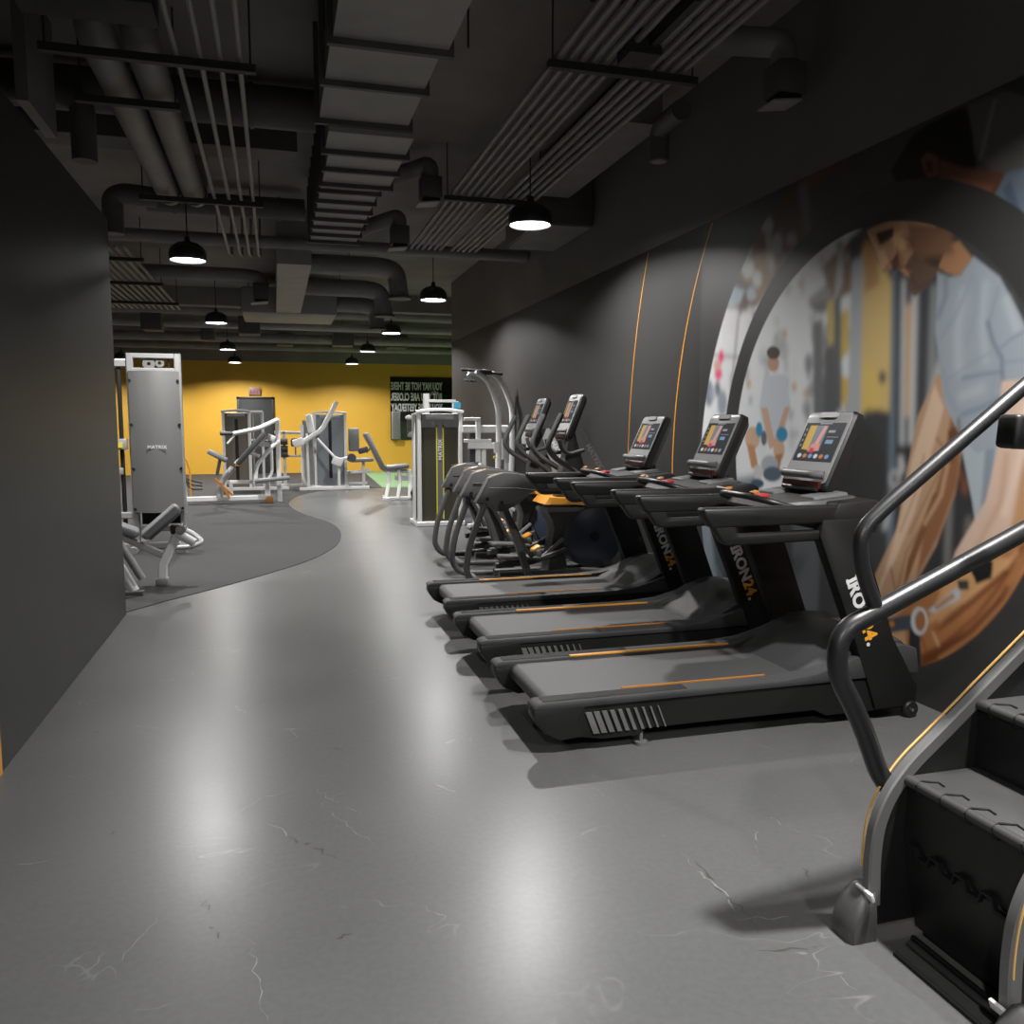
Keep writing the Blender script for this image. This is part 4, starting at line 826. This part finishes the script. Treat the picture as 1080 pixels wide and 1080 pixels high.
# small machine foot at the partition edge
t = Thing('plate_machine', 'partly hidden white machine foot low at the partition edge', 'weight machine', (-1.55, 8.0, 0))
t.part('foot_plate', MB().bar([(-1.8, 8.0, .02), (-1.16, 7.93, .02)], .08, .035), 'dgrey'); t.part('strut', MB().tube([(-1.17, 7.95, .14), (-1.42, 7.98, .60), (-1.5, 8.0, .75)], .035, fil=.1), 'mgrey')
t.part('post', MB().tube([(-1.24, 7.96, .03), (-1.38, 8.0, .30), (-1.6, 8.0, .5)], .045, fil=.1), 'white'); t.part('rear_post', MB().bar([(-1.75, 8.0, .0), (-1.70, 8.0, .75)], .08, .08, up=(0, 1, 0)), 'white')
t.part('top_pad', MB().obox((-1.62, 8.0, .79), (.34, .2, .07), bev=.03), 'pad')
# incline press machine on the mat, left
t = Thing('incline_press', 'white plate loaded incline press with long base rail in front of the yellow wall', 'weight machine', (-.9, 16.8, 0))
t.part('base_rail', MB().bar([(-1.75, 16.8, .10), (-.16, 16.9, .10)], .12, .10), 'white'); t.part('rail_end', MB().obox((-.14, 16.85, .06), (.12, .14, .12), bev=.02), 'dorange', 'brown end cap')
t.part('end_post', MB().bar([(-.17, 16.95, .0), (-.17, 16.95, .42)], .10, .10, up=(0, 1, 0)).bar([(-1.68, 16.8, 0), (-1.70, 16.8, .40)], .12, .10, up=(0, 1, 0)), 'white')
t.part('front_hub', MB().tube([(-1.05, 16.7, .12), (-1.0, 16.7, .45), (-.78, 16.7, .70)], .06, fil=.1), 'lgrey')
t.part('chest_pad', MB().obox((-1.05, 16.65, .92), (.38, .28, .09), (0, .5, 0), bev=.03), 'pad'); t.part('pad_post', MB().bar([(-1.08, 16.7, .55), (-1.0, 16.7, .90)], .06, .06, up=(0, 1, 0)), 'dgrey')
t.part('back_pad', MB().obox((-.45, 16.75, 1.05), (.10, .30, .78), (0, .72, 0), bev=.03), 'dpad'); t.part('pad_frame', MB().bar([(-.75, 16.85, .76), (-.15, 16.85, 1.28)], .07, .07, up=(0, 1, 0)), 'white')
t.part('press_arm', MB().tube([(-.78, 16.5, 1.33), (-.30, 16.6, 1.43), (.04, 16.9, 1.60)], .042, fil=.1), 'white'); t.part('grip', MB().cyl((-.98, 16.45, 1.34), (-.76, 16.5, 1.34), .04), 'dpad', 'dark grip')
t.part('grip_hook', MB().tube([(-.72, 16.5, 1.32), (-.80, 16.5, 1.22), (-.86, 16.5, 1.15)], .02), 'white')
t.part('upright', MB().bar([(.05, 16.95, .0), (.05, 16.95, 1.62)], .085, .085, up=(0, 1, 0)), 'white')
t.part('curved_brace', MB().tube([(-.39, 16.8, .38), (-.37, 16.8, .72), (-.2, 16.8, .92), (-.05, 16.8, 1.10), (.05, 16.9, 1.18)], .038, fil=.15), 'white')
t.part('cross_arm', MB().tube([(-.52, 16.85, .98), (-.30, 16.85, .90)], .035).tube([(-.28, 16.9, 1.13), (.0, 16.95, 1.12)], .05).tube([(-.2, 16.9, .4), (-.08, 16.9, .55), (-.08, 16.9, 1.1)], .03, fil=.1), 'white')
t.part('foot_beam', MB().bar([(-.92, 17.0, .40), (.12, 17.0, .40)], .08, .07), 'white'); t.part('seat', MB().obox((-.08, 16.7, .46), (.66, .3, .07), (0, -.08, 0), bev=.03), 'pad'); t.part('beam_post', MB().bar([(-.85, 17.0, .1), (-.85, 17.0, .42)], .07, .07, up=(0, 1, 0)), 'white')
t.part('pivot_block', MB().obox((-.08, 16.85, 1.25), (.16, .14, .12), (0, .4, 0), bev=.02), 'white')
t.part('link', MB().bar([(-1.12, 16.6, .50), (-.80, 16.6, .18)], .03, .04).bar([(-1.0, 16.55, .42), (-.86, 16.55, .12)], .02, .04), 'dorange', 'brown rubber grips')
# weight pile / leg curl partly hidden
t = Thing('leg_curl_machine', 'low machine with brown tubes and a small pale disc, right of the cable tower', 'weight machine', (-1.8, 17.9, 0))
for k in range(3): t.part('roller_bar', MB().tube([(-2.15, 17.9, .40 + .08 * k), (-1.86, 17.85, .52 + .05 * k), (-1.66, 17.85, .40 - .09 * k), (-1.44, 17.9, .34 - .06 * k)], .022, fil=.08), 'scuff_dk')
t.part('hub', MB().lathe([(.001, -.02), (.14, -.02), (.14, .02), (.001, .02)], (-1.95, 17.8, .78), rot=(PI / 2, 0, 0)), 'white'); t.part('post', MB().bar([(-1.95, 17.9, 0), (-1.95, 17.9, .80)], .07, .07, up=(0, 1, 0)), 'white')
t.part('arm', MB().tube([(-1.9, 17.85, .82), (-1.72, 17.85, .84), (-1.66, 17.85, .6), (-1.66, 17.85, 0)], .02, fil=.05), 'orange')
# tall selectorised tower by the door
t = Thing('weight_machine', 'white selectorised tower with brown panel standing before the dark door', 'weight machine', (-.75, 20.3, 0))
selector(t, -1.16, -.54, 20.2, .55, 1.83, 'smoke')
t.part('side_guard', MB().box(-.50, -.48, 20.3, 20.7, .1, 1.75), 'bluegl'); t.part('side_frame', MB().bar([(-.28, 20.45, 0), (-.28, 20.45, 1.80)], .06, .06, up=(0, 1, 0)).bar([(-.56, 20.3, 1.80), (-.28, 20.45, 1.80)], .06, .05), 'white')
t.part('marker', MB().box(-.90, -.80, 20.19, 20.2, .56, .60), 'orange', 'orange marker')
t.part('floor_frame', MB().bar([(-1.2, 20.1, .04), (.28, 20.1, .04)], .09, .08), 'white')
# rack with black pads
t = Thing('hip_machine', 'white frame machine with black rollers between the two weight towers', 'weight machine', (.45, 20.9, 0))
t.part('frame_post', MB().bar([(.20, 20.9, 0), (.20, 20.9, 1.34)], .07, .07, up=(0, 1, 0)).bar([(.62, 20.9, 0), (.62, 20.9, 1.32)], .07, .07, up=(0, 1, 0)), 'white')
t.part('crossbar', MB().bar([(-.02, 20.9, 1.32), (.66, 20.9, 1.30)], .07, .07).bar([(.05, 20.9, .75), (.62, 20.9, .75)], .05, .05).bar([(.10, 20.9, .04), (.70, 20.9, .04)], .08, .08), 'white')
for z in (1.10, .93, .80): t.part('roller_pad', MB().cyl((.0, 20.8, z), (.28, 20.8, z), .075), 'dpad', 'black roller')
t.part('hand_pad', MB().obox((.46, 20.8, 1.08), (.22, .12, .20), bev=.04), 'scuff_dk', 'brown pad'); t.part('guide_rod', MB().cyl((.46, 20.85, .78), (.46, 20.85, 1.0), .02), 'chrome')
# third tower with lever arms
t = Thing('lever_machine', 'white weight machine with grey blue panels and a long raised lever arm', 'weight machine', (1.1, 20.3, 0))
selector(t, .86, 1.62, 20.2, .55, 1.80, 'bluegl')
t.part('side_guard', MB().loft([[(.62, 20.25, z), (.84, 20.15, z), (.84, 20.5, z), (.62, 20.5, z)] for z in (.1, 1.60)]), 'lgrey'); t.part('side_frame', MB().tube([(.60, 20.15, 1.5), (.60, 20.15, .25), (.70, 20.1, .06), (1.0, 20.05, .05)], .04, fil=.12), 'white')
t.part('counter_weight', MB().obox((.78, 20.0, 1.52), (.16, .14, .46), (0, -.15, 0), bev=.07, seg=3), 'white')
t.part('lever_arm', MB().tube([(.55, 19.7, 1.08), (1.02, 19.7, 1.38), (1.37, 19.7, 2.02)], .055, fil=.1), 'white'); t.part('lever_joint', MB().obox((.50, 19.7, 1.10), (.26, .16, .18), (0, -.3, 0), bev=.04), 'white')
t.part('side_arm', MB().tube([(.93, 19.9, 1.18), (1.28, 19.75, .78), (1.42, 19.7, .62)], .03).tube([(1.40, 19.7, .70), (1.60, 19.7, .74)], .04), 'white'); t.part('arm_block', MB().obox((1.36, 19.7, .66), (.24, .14, .20), (0, .4, 0), bev=.04), 'white')
t.part('roller_pad', MB().cyl((1.68, 19.6, .74), (1.68, 19.9, .74), .10), 'dpad', 'dark roller'); t.part('arm_frame', MB().bar([(1.40, 19.8, .04), (1.40, 19.8, .62)], .06, .06, up=(0, 1, 0)).bar([(.72, 19.95, .04), (.70, 19.95, 1.3)], .05, .05, up=(0, 1, 0)), 'white')
t.part('floor_frame', MB().bar([(.50, 19.7, .04), (2.08, 19.75, .04)], .08, .08), 'white')
t.part('back_pad', MB().obox((1.82, 20.6, 1.14), (.26, .12, .56), (0, .0, .2), bev=.04), 'pad'); t.part('seat', MB().obox((1.98, 20.4, .66), (.55, .36, .09), (0, -.03, 0), bev=.035), 'pad')
t.part('seat_frame', MB().bar([(2.02, 20.4, .04), (2.02, 20.4, .62)], .07, .07, up=(0, 1, 0)).bar([(1.6, 20.4, .36), (2.2, 20.4, .40)], .08, .08).bar([(1.6, 20.4, .10), (2.1, 20.4, .10)], .06, .06), 'white')
t.part('hand_grip', MB().obox((2.0, 20.2, .90), (.24, .1, .14), (0, -.3, 0), bev=.03).tube([(2.08, 20.2, .84), (2.22, 20.2, 1.0)], .02), 'dpad')
# leg extension
t = Thing('leg_extension', 'white and grey seated leg machine left of the olive panel tower', 'weight machine', (2.3, 16.8, 0))
t.part('back_pad', MB().obox((1.90, 16.9, .97), (.09, .36, .82), (0, -.44, 0), bev=.035), 'pad'); t.part('back_frame', MB().bar([(1.70, 17.02, 1.30), (2.10, 17.02, .62)], .05, .06, up=(0, 1, 0)), 'lgrey')
t.part('seat', MB().obox((2.34, 16.9, .66), (.46, .36, .09), (0, -.08, 0), bev=.035), 'pad'); t.part('seat_rail', MB().bar([(2.08, 16.9, .60), (2.62, 16.9, .56)], .08, .08).bar([(2.3, 16.9, .44), (2.75, 16.9, .42)], .10, .10), 'white')
for x, b in ((2.14, 2.08), (2.36, 2.32), (2.56, 2.56)): t.part('leg', MB().bar([(x, 16.85, .60), (x + .03, 16.8, .40), (b, 16.7, .03)], .07, .07, fil=.08, up=(0, 1, 0)), 'white')
t.part('foot_bar', MB().bar([(2.02, 16.7, .035), (2.74, 16.75, .035)], .08, .07).bar([(2.10, 16.4, .035), (2.10, 17.2, .035)], .07, .07), 'white'); t.part('ankle_pad', MB().cyl((2.64, 16.6, .14), (2.64, 16.95, .14), .07), 'dpad', 'black ankle roller')
# seated machine seen through, with white cap and pad
t = Thing('chest_machine', 'pale machine with round white knob and curved arm before the black slogan panel', 'weight machine', (3.2, 19.5, 0))
t.part('upright', MB().tube([(3.35, 19.5, 0), (3.35, 19.5, .95), (3.22, 19.5, 1.22), (2.98, 19.5, 1.30)], .07, fil=.15), 'lgrey'); t.part('knob', MB().lathe([(.001, 1.50), (.05, 1.51), (.09, 1.55), (.08, 1.60), (.001, 1.63)], (3.0, 19.5, .10)), 'white', 'round white knob')
t.part('knob_stem', MB().cyl((3.0, 19.5, 1.30), (3.0, 19.5, 1.62), .055), 'scuff_dk', 'brown stem'); t.part('pad', MB().obox((3.28, 19.4, .86), (.14, .3, .5), bev=.04), 'pad'); t.part('base_rail', MB().bar([(2.95, 19.5, .035), (3.8, 19.5, .035)], .1, .07), 'white')
t = Thing('reflected_locker', 'narrow pale box standing in for a locker reflection at the lower left of the black mirror panel', 'mirror_image', (3.8, 26.8, 0))  # box added in place of a locker reflected in the mirror panel
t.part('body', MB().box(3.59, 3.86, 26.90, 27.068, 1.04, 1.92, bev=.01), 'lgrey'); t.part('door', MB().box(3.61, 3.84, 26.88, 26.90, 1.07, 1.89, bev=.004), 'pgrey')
t = Thing('display_shelf', 'small white tablet stand behind the ellipticals', 'stand', (3.15, 10.4, 0))
t.part('post', MB().bar([(3.15, 10.4, 0), (3.15, 10.4, 1.3)], .06, .06, up=(0, 1, 0)), 'white'); t.part('panel', MB().obox((3.15, 10.36, 1.38), (.22, .05, .26), bev=.04), 'white'); t.part('foot', MB().box(3.0, 3.28, 10.3, 10.5, 0, .03), 'white')

# ------------------------------------------------------------------ ceiling services
def rod(mb, x, y, z): return mb.cyl((x, y, z), (x, y, ZC), .006, 6)
def straps(t, xs, y, z, name='hanger_rod'):
    for x in xs: t.part(name, rod(MB(), x, y, z), 'strut')
# big rectangular duct (stepped, with flanges)
t = Thing('rectangular_duct', 'wide grey rectangular duct with dark flanges along the ceiling centre', 'duct', (.68, 6.0, 3.6))
segs = [(1.0, 4.0, .30, .98, 3.52), (4.0, 4.62, .34, .94, 3.47), (4.62, 5.95, .34, .93, 3.52), (5.95, 6.35, .40, .97, 3.45), (6.35, 7.45, .44, 1.0, 3.52), (7.45, 9.9, .44, .94, 3.55)]
for y0, y1, a, b, z in segs: t.part('duct_section', MB().box(a, b, y0, y1, z, 4.1), 'duct_lt')
for y in (1.9, 2.9, 3.98, 4.60, 5.28, 5.93, 6.33, 7.0, 7.43, 7.75, 8.1, 8.45, 8.8, 9.15, 9.5, 9.85):
    a, b, z = next((q[2], q[3], q[4]) for q in segs if q[0] <= y <= q[1] + .01)
    t.part('flange', MB().box(a - .03, b + .03, y - .018, y + .018, z - .035, 4.12), 'duct_dk', 'dark flange')
t.part('hanger_rod', rod(rod(MB(), .30, 4.6, 3.5), 1.05, 4.6, 3.5), 'strut')
t = Thing('rectangular_duct', 'pale narrow duct plank running on behind the big pipe', 'duct', (.3, 13, 3.5))
t.part('duct_section', MB().box(.08, .50, 11.12, 15.88, 3.50, 4.1), 'duct_lt'); t.part('hanger_rod', rod(MB(), .3, 13, 4.0), 'strut')
t = Thing('duct_box', 'wide flat cross duct at the far end of the pale duct plank', 'duct', (.33, 16.5, 3.5))
t.part('body', MB().box(-.52, 1.15, 15.9, 17.4, 3.48, 3.95, bev=.05), 'duct_lt'); straps(t, (-.4, 1.0), 16.6, 3.9)
for k, (y, z, xe) in enumerate(((12.6, 3.62, 1.55), (14.4, 3.58, 1.55), (16.2, 3.56, 1.65))):
    t = Thing('branch_duct', ['round branch duct curving down, nearest of three beside the pale plank', 'round branch duct curving down, middle of three beside the pale plank', 'round branch duct curving down, farthest of three beside the pale plank'][k], 'duct', (1.2, y, z))
    t.part('elbow_pipe', MB().tube([(.52 if k < 2 else 1.16, y, z + .17), (xe, y, z + .17), (xe + .22, y, z + .12), (xe + .27, y, z - .25)], .14, fil=.25, seg=16), 'duct')
    t.part('hanger_rod', rod(MB(), 1.1, y, z + .1), 'strut')
    t.part('collar', MB().cyl((xe + .27, y, z - .28), (xe + .27, y, z - .24), .17, 18), 'duct_dk')
# long cross pipe and other cross ducts
def crosspipe(label, y, z, xa, xb, r, m='duct', bands=0):
    t = Thing('cross_pipe', label, 'pipe', ((xa + xb) / 2, y, z)); p = t.part('pipe', MB().cyl((xa, y, z), (xb, y, z), r, 18), m)
    straps(t, (xa + .6, xb - .6, (xa + xb) / 2), y, z + r * .9)
    for k in range(bands): x = xa + (xb - xa) * (k + .5) / bands; t.part('band', MB().cyl((x - .015, y, z), (x + .015, y, z), r + .012, 18), 'duct_dk')
crosspipe('long straight grey pipe crossing the whole ceiling above the second lamps', 11.0, 3.73, -4.5, WX - .03, .075)
crosspipe('thick dark round duct crossing left of the rectangular duct', 7.2, 4.0, -4.5, .38, .16, 'duct_dk', 5)
crosspipe('second round duct crossing left of the rectangular duct, farther back', 10.35, 3.98, -1.3, .40, .12, 'duct_dk', 3)
crosspipe('round duct crossing right of the rectangular duct near the top', 4.5, 3.95, 1.03, 2.0, .15, 'duct_dk', 2)
k = 0
for y, z, r, a, b in ((18.4, 3.85, .12, -7, 8), (20.0, 3.72, .09, -7, 8), (21.8, 3.62, .11, -7, 8.5), (23.0, 3.75, .14, -7, 8.5), (24.2, 3.62, .10, -7, 8.5)):
    crosspipe(['grey cross pipe behind the wide flat duct', 'thinner cross pipe over the far machines', 'cross pipe over the turf edge', 'thick cross pipe near the yellow wall', 'last cross pipe before the yellow wall'][k], y, z, a, b, r, ['duct', 'duct_lt', 'duct', 'duct_dk', 'duct'][k]); k += 1
for k, (y, h) in enumerate(((17.9, .35), (22.6, .40), (26.0, .45))):
    struct('ceiling_beam', MB().box(XL, XR, y, y + .35, ZC - h, ZC), 'slab')
# pair of big pipes, left
for k, (x, r) in enumerate(((-.93, .105), (-.69, .105))):
    t = Thing('large_pipe', ['left one of the two big pipes running under the ceiling at the left', 'right one of the two big pipes running under the ceiling at the left'][k], 'pipe', (x, 7, 3.7), 'pair of big ceiling pipes')
    t.part('pipe', MB().tube([(x, 5.45, ZC - .01), (x, 5.46, 3.74), (x, 5.7, 3.72), (x, 8.9, 3.72), (x, 9.2, 3.76), (x, 9.35, 4.0), (x, 9.35, ZC - .01)], r, fil=.2, seg=20), 'duct'); t.part('end_ring', MB().lathe([(r, 0), (r + .015, 0), (r + .015, .03), (r, .03)], (x, 8.85, 3.72), rot=(-PI / 2, 0, 0)), 'duct_dk')
def strut_bar(label, x0, x1, y, z=3.60, h=.045):
    t = Thing('strut_channel', label, 'bracket', ((x0 + x1) / 2, y, z)); t.part('channel', MB().box(x0, x1, y - .025, y + .025, z - h, z), 'strut')
    t.part('hanger_rod', rod(MB(), x0 + .03, y, z), 'strut'); t.part('hanger_rod', rod(MB(), x1 - .03, y, z), 'strut')
strut_bar('dark steel channel under the near end of the two big left pipes', -1.20, -.05, 5.40)
strut_bar('short dark channel under the middle of the two big left pipes', -1.17, -.54, 6.15)
strut_bar('dark channel under the far end of the two big left pipes', -1.14, -.05, 8.58)
for k, x in enumerate((-.49, -.36, -.25, -.14)):
    single('conduit', MB().tube([(x, 2.0, 3.63), (x, 11.3, 3.63), (x + .02, 11.6, 3.66), (x + .02, 11.8, ZC - .02)], .016, seg=8), 'duct_lt', 'thin straight conduit beside the two big left pipes, %s of four from the left' % ['first', 'second', 'third', 'fourth'][k], 'conduit', (x, 7, 3.63), 'four thin conduits at left')
# conduit bank, right
n = 0
for gx, cnt, zz in ((1.72, 6, 3.73), (2.25, 5, 3.73)):
    for k in range(cnt):
        x = gx + k * .075
        single('conduit', MB().tube([(x, 1.5, zz), (x, 10.85, zz)], .022, seg=8), 'duct', 'grey steel conduit in the parallel bank along the right side of the ceiling', 'conduit', (x, 6, zz), 'conduits of the right bank'); n += 1
strut_bar('dark channel carrying the right conduit bank near the camera', 1.66, 2.66, 5.1, 3.705)
strut_bar('dark channel carrying the right conduit bank near the first lamp', 1.64, 2.64, 8.25, 3.705)
strut_bar('dark channel carrying the right conduit bank directly overhead', 1.66, 2.66, 2.6, 3.705)
single('conduit_junction', MB().box(2.17, 2.21, 4.2, 4.9, 3.70, 3.78).box(2.05, 2.25, 4.75, 4.95, 3.66, 3.80).cyl((2.19, 4.5, 3.75), (2.19, 4.5, ZC), .01, 8), 'strut', 'dark junction box among the right conduit bank', 'junction box', (2.15, 4.8, 3.7))
t = Thing('flat_duct', 'flat grey duct edge between the conduit bank and the right wall', 'duct', (2.8, 6, 3.9)); t.part('body', MB().box(2.64, 3.0, 6.3, 8.5, 3.84, 4.15), 'duct'); t.part('hanger_rod', rod(MB(), 2.8, 6, 4.1), 'strut')
t = Thing('duct_box', 'square dark duct box on the upper right wall behind the nearest lamp', 'duct', (3.0, 9.2, 3.8)); t.part('body', MB().box(2.70, 3.31, 8.6, 9.9, 3.60, ZC - .002, bev=.01), 'duct_dk'); t.part('underside', MB().box(2.72, 3.30, 8.62, 9.88, 3.585, 3.60), 'duct')
def diffuser(label, x, y, z, path, r, w=.20):
    t = Thing('air_diffuser', label, 'air vent', (x, y, z)); t.part('elbow_duct', MB().tube(path, r, fil=.16, seg=16), 'duct'); t.part('box', MB().box(x - w / 2, x + w / 2, y - w / 2, y + w / 2, z, z + w * 1.0, bev=.006), 'duct_dk')
    t.part('outlet', MB().box(x - w / 2 + .02, x + w / 2 - .02, y - w / 2 + .02, y + w / 2 - .02, z - .035, z), 'blk_matte'); t.part('vane', MB().obox((x - .03, y, z - .05), (w * 1.05, w, .012), (0, -.12, 0)), 'duct_lt', 'pale outlet plate')
diffuser('square air outlet on an elbow duct near the right wall above the mural', 3.14, 4.85, 3.55, [(2.55, 4.95, 3.88), (2.95, 4.95, 3.90), (3.13, 4.87, 3.88), (3.14, 4.85, 3.74)], .085, .19)
diffuser('square air outlet left of the conduit bank, nearest of two', 1.53, 8.4, 3.70, [(1.05, 8.5, 3.86), (1.40, 8.5, 4.0), (1.53, 8.4, 4.03), (1.53, 8.4, 3.88)], .085, .20)
diffuser('square air outlet left of the conduit bank, farther of two', 1.44, 9.9, 3.56, [(1.0, 10.0, 3.72), (1.30, 10.0, 3.85), (1.44, 9.9, 3.88), (1.44, 9.9, 3.74)], .085, .20)
diffuser('square air outlet hanging over the left lamps in the distance', .05 - .2, 14.0, 3.45, [(-1.9, 14.0, 3.82), (-.35, 14.0, 3.82), (-.15, 14.0, 3.78), (-.15, 14.0, 3.62)], .10, .24)
t = Thing('hanging_nozzle', 'dark round downpipe hanging beside the conduit bank near the right wall', 'pipe', (2.88, 6.1, 3.6)); t.part('pipe', MB().tube([(2.86, 5.7, 3.74), (2.87, 6.0, 3.74), (2.88, 6.1, 3.71), (2.88, 6.1, 3.58), (2.88, 6.1, 3.50)], .075, fil=.1, seg=14, up=(1, 0, 0)), 'duct_dk'); t.part('end_disc', MB().cyl((2.88, 6.1, 3.495), (2.88, 6.1, 3.50), .055), 'duct'); t.part('hanger_rod', rod(MB(), 2.8, 5.9, 3.95), 'strut')
for k, (x, y, z, r) in enumerate(((-1.28, 6.85, 3.66, .085), (-1.5, 9.4, 3.70, .10))):
    t = Thing('downpipe', ['dark elbow pipe above the partition edge, nearer one', 'dark elbow pipe above the partition edge, farther one'][k], 'pipe', (x, y, z)); t.part('pipe', MB().tube([(x - 1.2, y, z + .18), (x - .1, y, z + .18), (x + .02, y, z + .12), (x + .02, y, z - .28)], r, fil=.15, seg=14) if k == 0 else MB().tube([(x + .42, y, z + .08), (x + .1, y, z + .10), (x + .0, y, z + .05), (x, y, z - .30)], r, fil=.15, seg=14), 'duct_dk')
    t.part('hanger_rod', rod(MB(), x + (-.5 if k == 0 else .5), y, z + .2), 'strut')
# slanted conduits beyond the first lamp at left
for k in range(12):
    x = -2.9 + k * .105
    single('conduit', MB().tube([(x, 11.6, 3.70), (x + .05, 17.5, 3.70)], .022, seg=6), 'duct_lt', 'pale thin conduit in the far left bank behind the nearest left lamp', 'conduit', (x, 14, 3.7), 'conduits of the far left bank')
for k, y in enumerate((12.2, 14.2, 16.4)): strut_bar('dark channel under the far left conduit bank, %s' % ['nearest of three', 'middle of three', 'farthest of three'][k], -3.0, -1.6, y, 3.675)
# drop ducts and boxes in the background
for k, (x0, x1, y, z0, z1) in enumerate(((-2.6, -2.2, 18.9, 3.45, 3.8), (-3.9, -3.4, 17.6, 3.3, 3.9), (-1.6, -1.3, 20.9, 3.45, 3.75), (1.4, 1.9, 20.9, 3.4, 3.7), (.1, .5, 22.2, 3.5, 3.8), (2.9, 3.4, 22.2, 3.5, 3.85), (-.7, -.25, 19.2, 3.45, 3.85))):
    t = Thing('duct_box', 'small dark duct box in the far ceiling, ' + ['above the cable tower', 'at the far left behind the partition top', 'above the incline press', 'above the leg machine', 'left of the farthest right lamps', 'above the slogan panel', 'behind the second left lamp'][k], 'duct', ((x0 + x1) / 2, y, z0))
    t.part('body', MB().box(x0, x1, y, y + .5, z0, z1, bev=.02), 'duct_dk'); t.part('hanger_rod', rod(MB(), (x0 + x1) / 2, y + .25, z1), 'strut')
for k, y in enumerate((4.15, 8.0)):
    t = Thing('return_duct', ['dark flat duct crossing at the top left near the camera', 'dark flat duct crossing behind the thin left conduits'][k], 'duct', (-.3, y, 3.9)); z = (3.98, 3.92)[k]
    t.part('body', MB().box(-4.0, .26, y, y + (.6, .35)[k], z, 4.15), 'duct_dk'); t.part('hanger_rod', rod(MB(), -.5, y + .2, 4.1), 'strut')
struct('ceiling_bulkhead', MB().box(-4.5, -1.36, 1.0, 5.2, 3.06, ZC), 'strut')
t = Thing('duct_box', 'dark box duct above the near channel of the two big left pipes', 'duct', (-.85, 5.15, 3.7)); t.part('body', MB().box(-1.25, -.56, 5.0, 5.30, 3.70, ZC - .002, bev=.01), 'strut')
t = Thing('light_bracket', 'pale bent bracket on the ceiling at the upper left', 'bracket', (-1.15, 6.6, 3.7)); t.part('plate', MB().prism([(-1.45, 3.45), (-1.38, 3.45), (-1.38, ZC), (-1.45, ZC)], 5.9, 6.6, 'y'), 'duct')

# ------------------------------------------------------------------ world and view
w = bpy.data.worlds.new('world'); S.world = w; w.use_nodes = True
w.node_tree.nodes['Background'].inputs['Color'].default_value = (1, .98, .95, 1); w.node_tree.nodes['Background'].inputs['Strength'].default_value = .12
S.view_settings.view_transform = 'Standard'; S.view_settings.look = 'None'; S.view_settings.gamma = 1; S.view_settings.use_curve_mapping = False
S.view_settings.exposure = .0
S.cycles.max_bounces = 8; S.cycles.diffuse_bounces = 4; S.cycles.glossy_bounces = 4; S.cycles.sample_clamp_indirect = 6
S.cycles.use_denoising = True
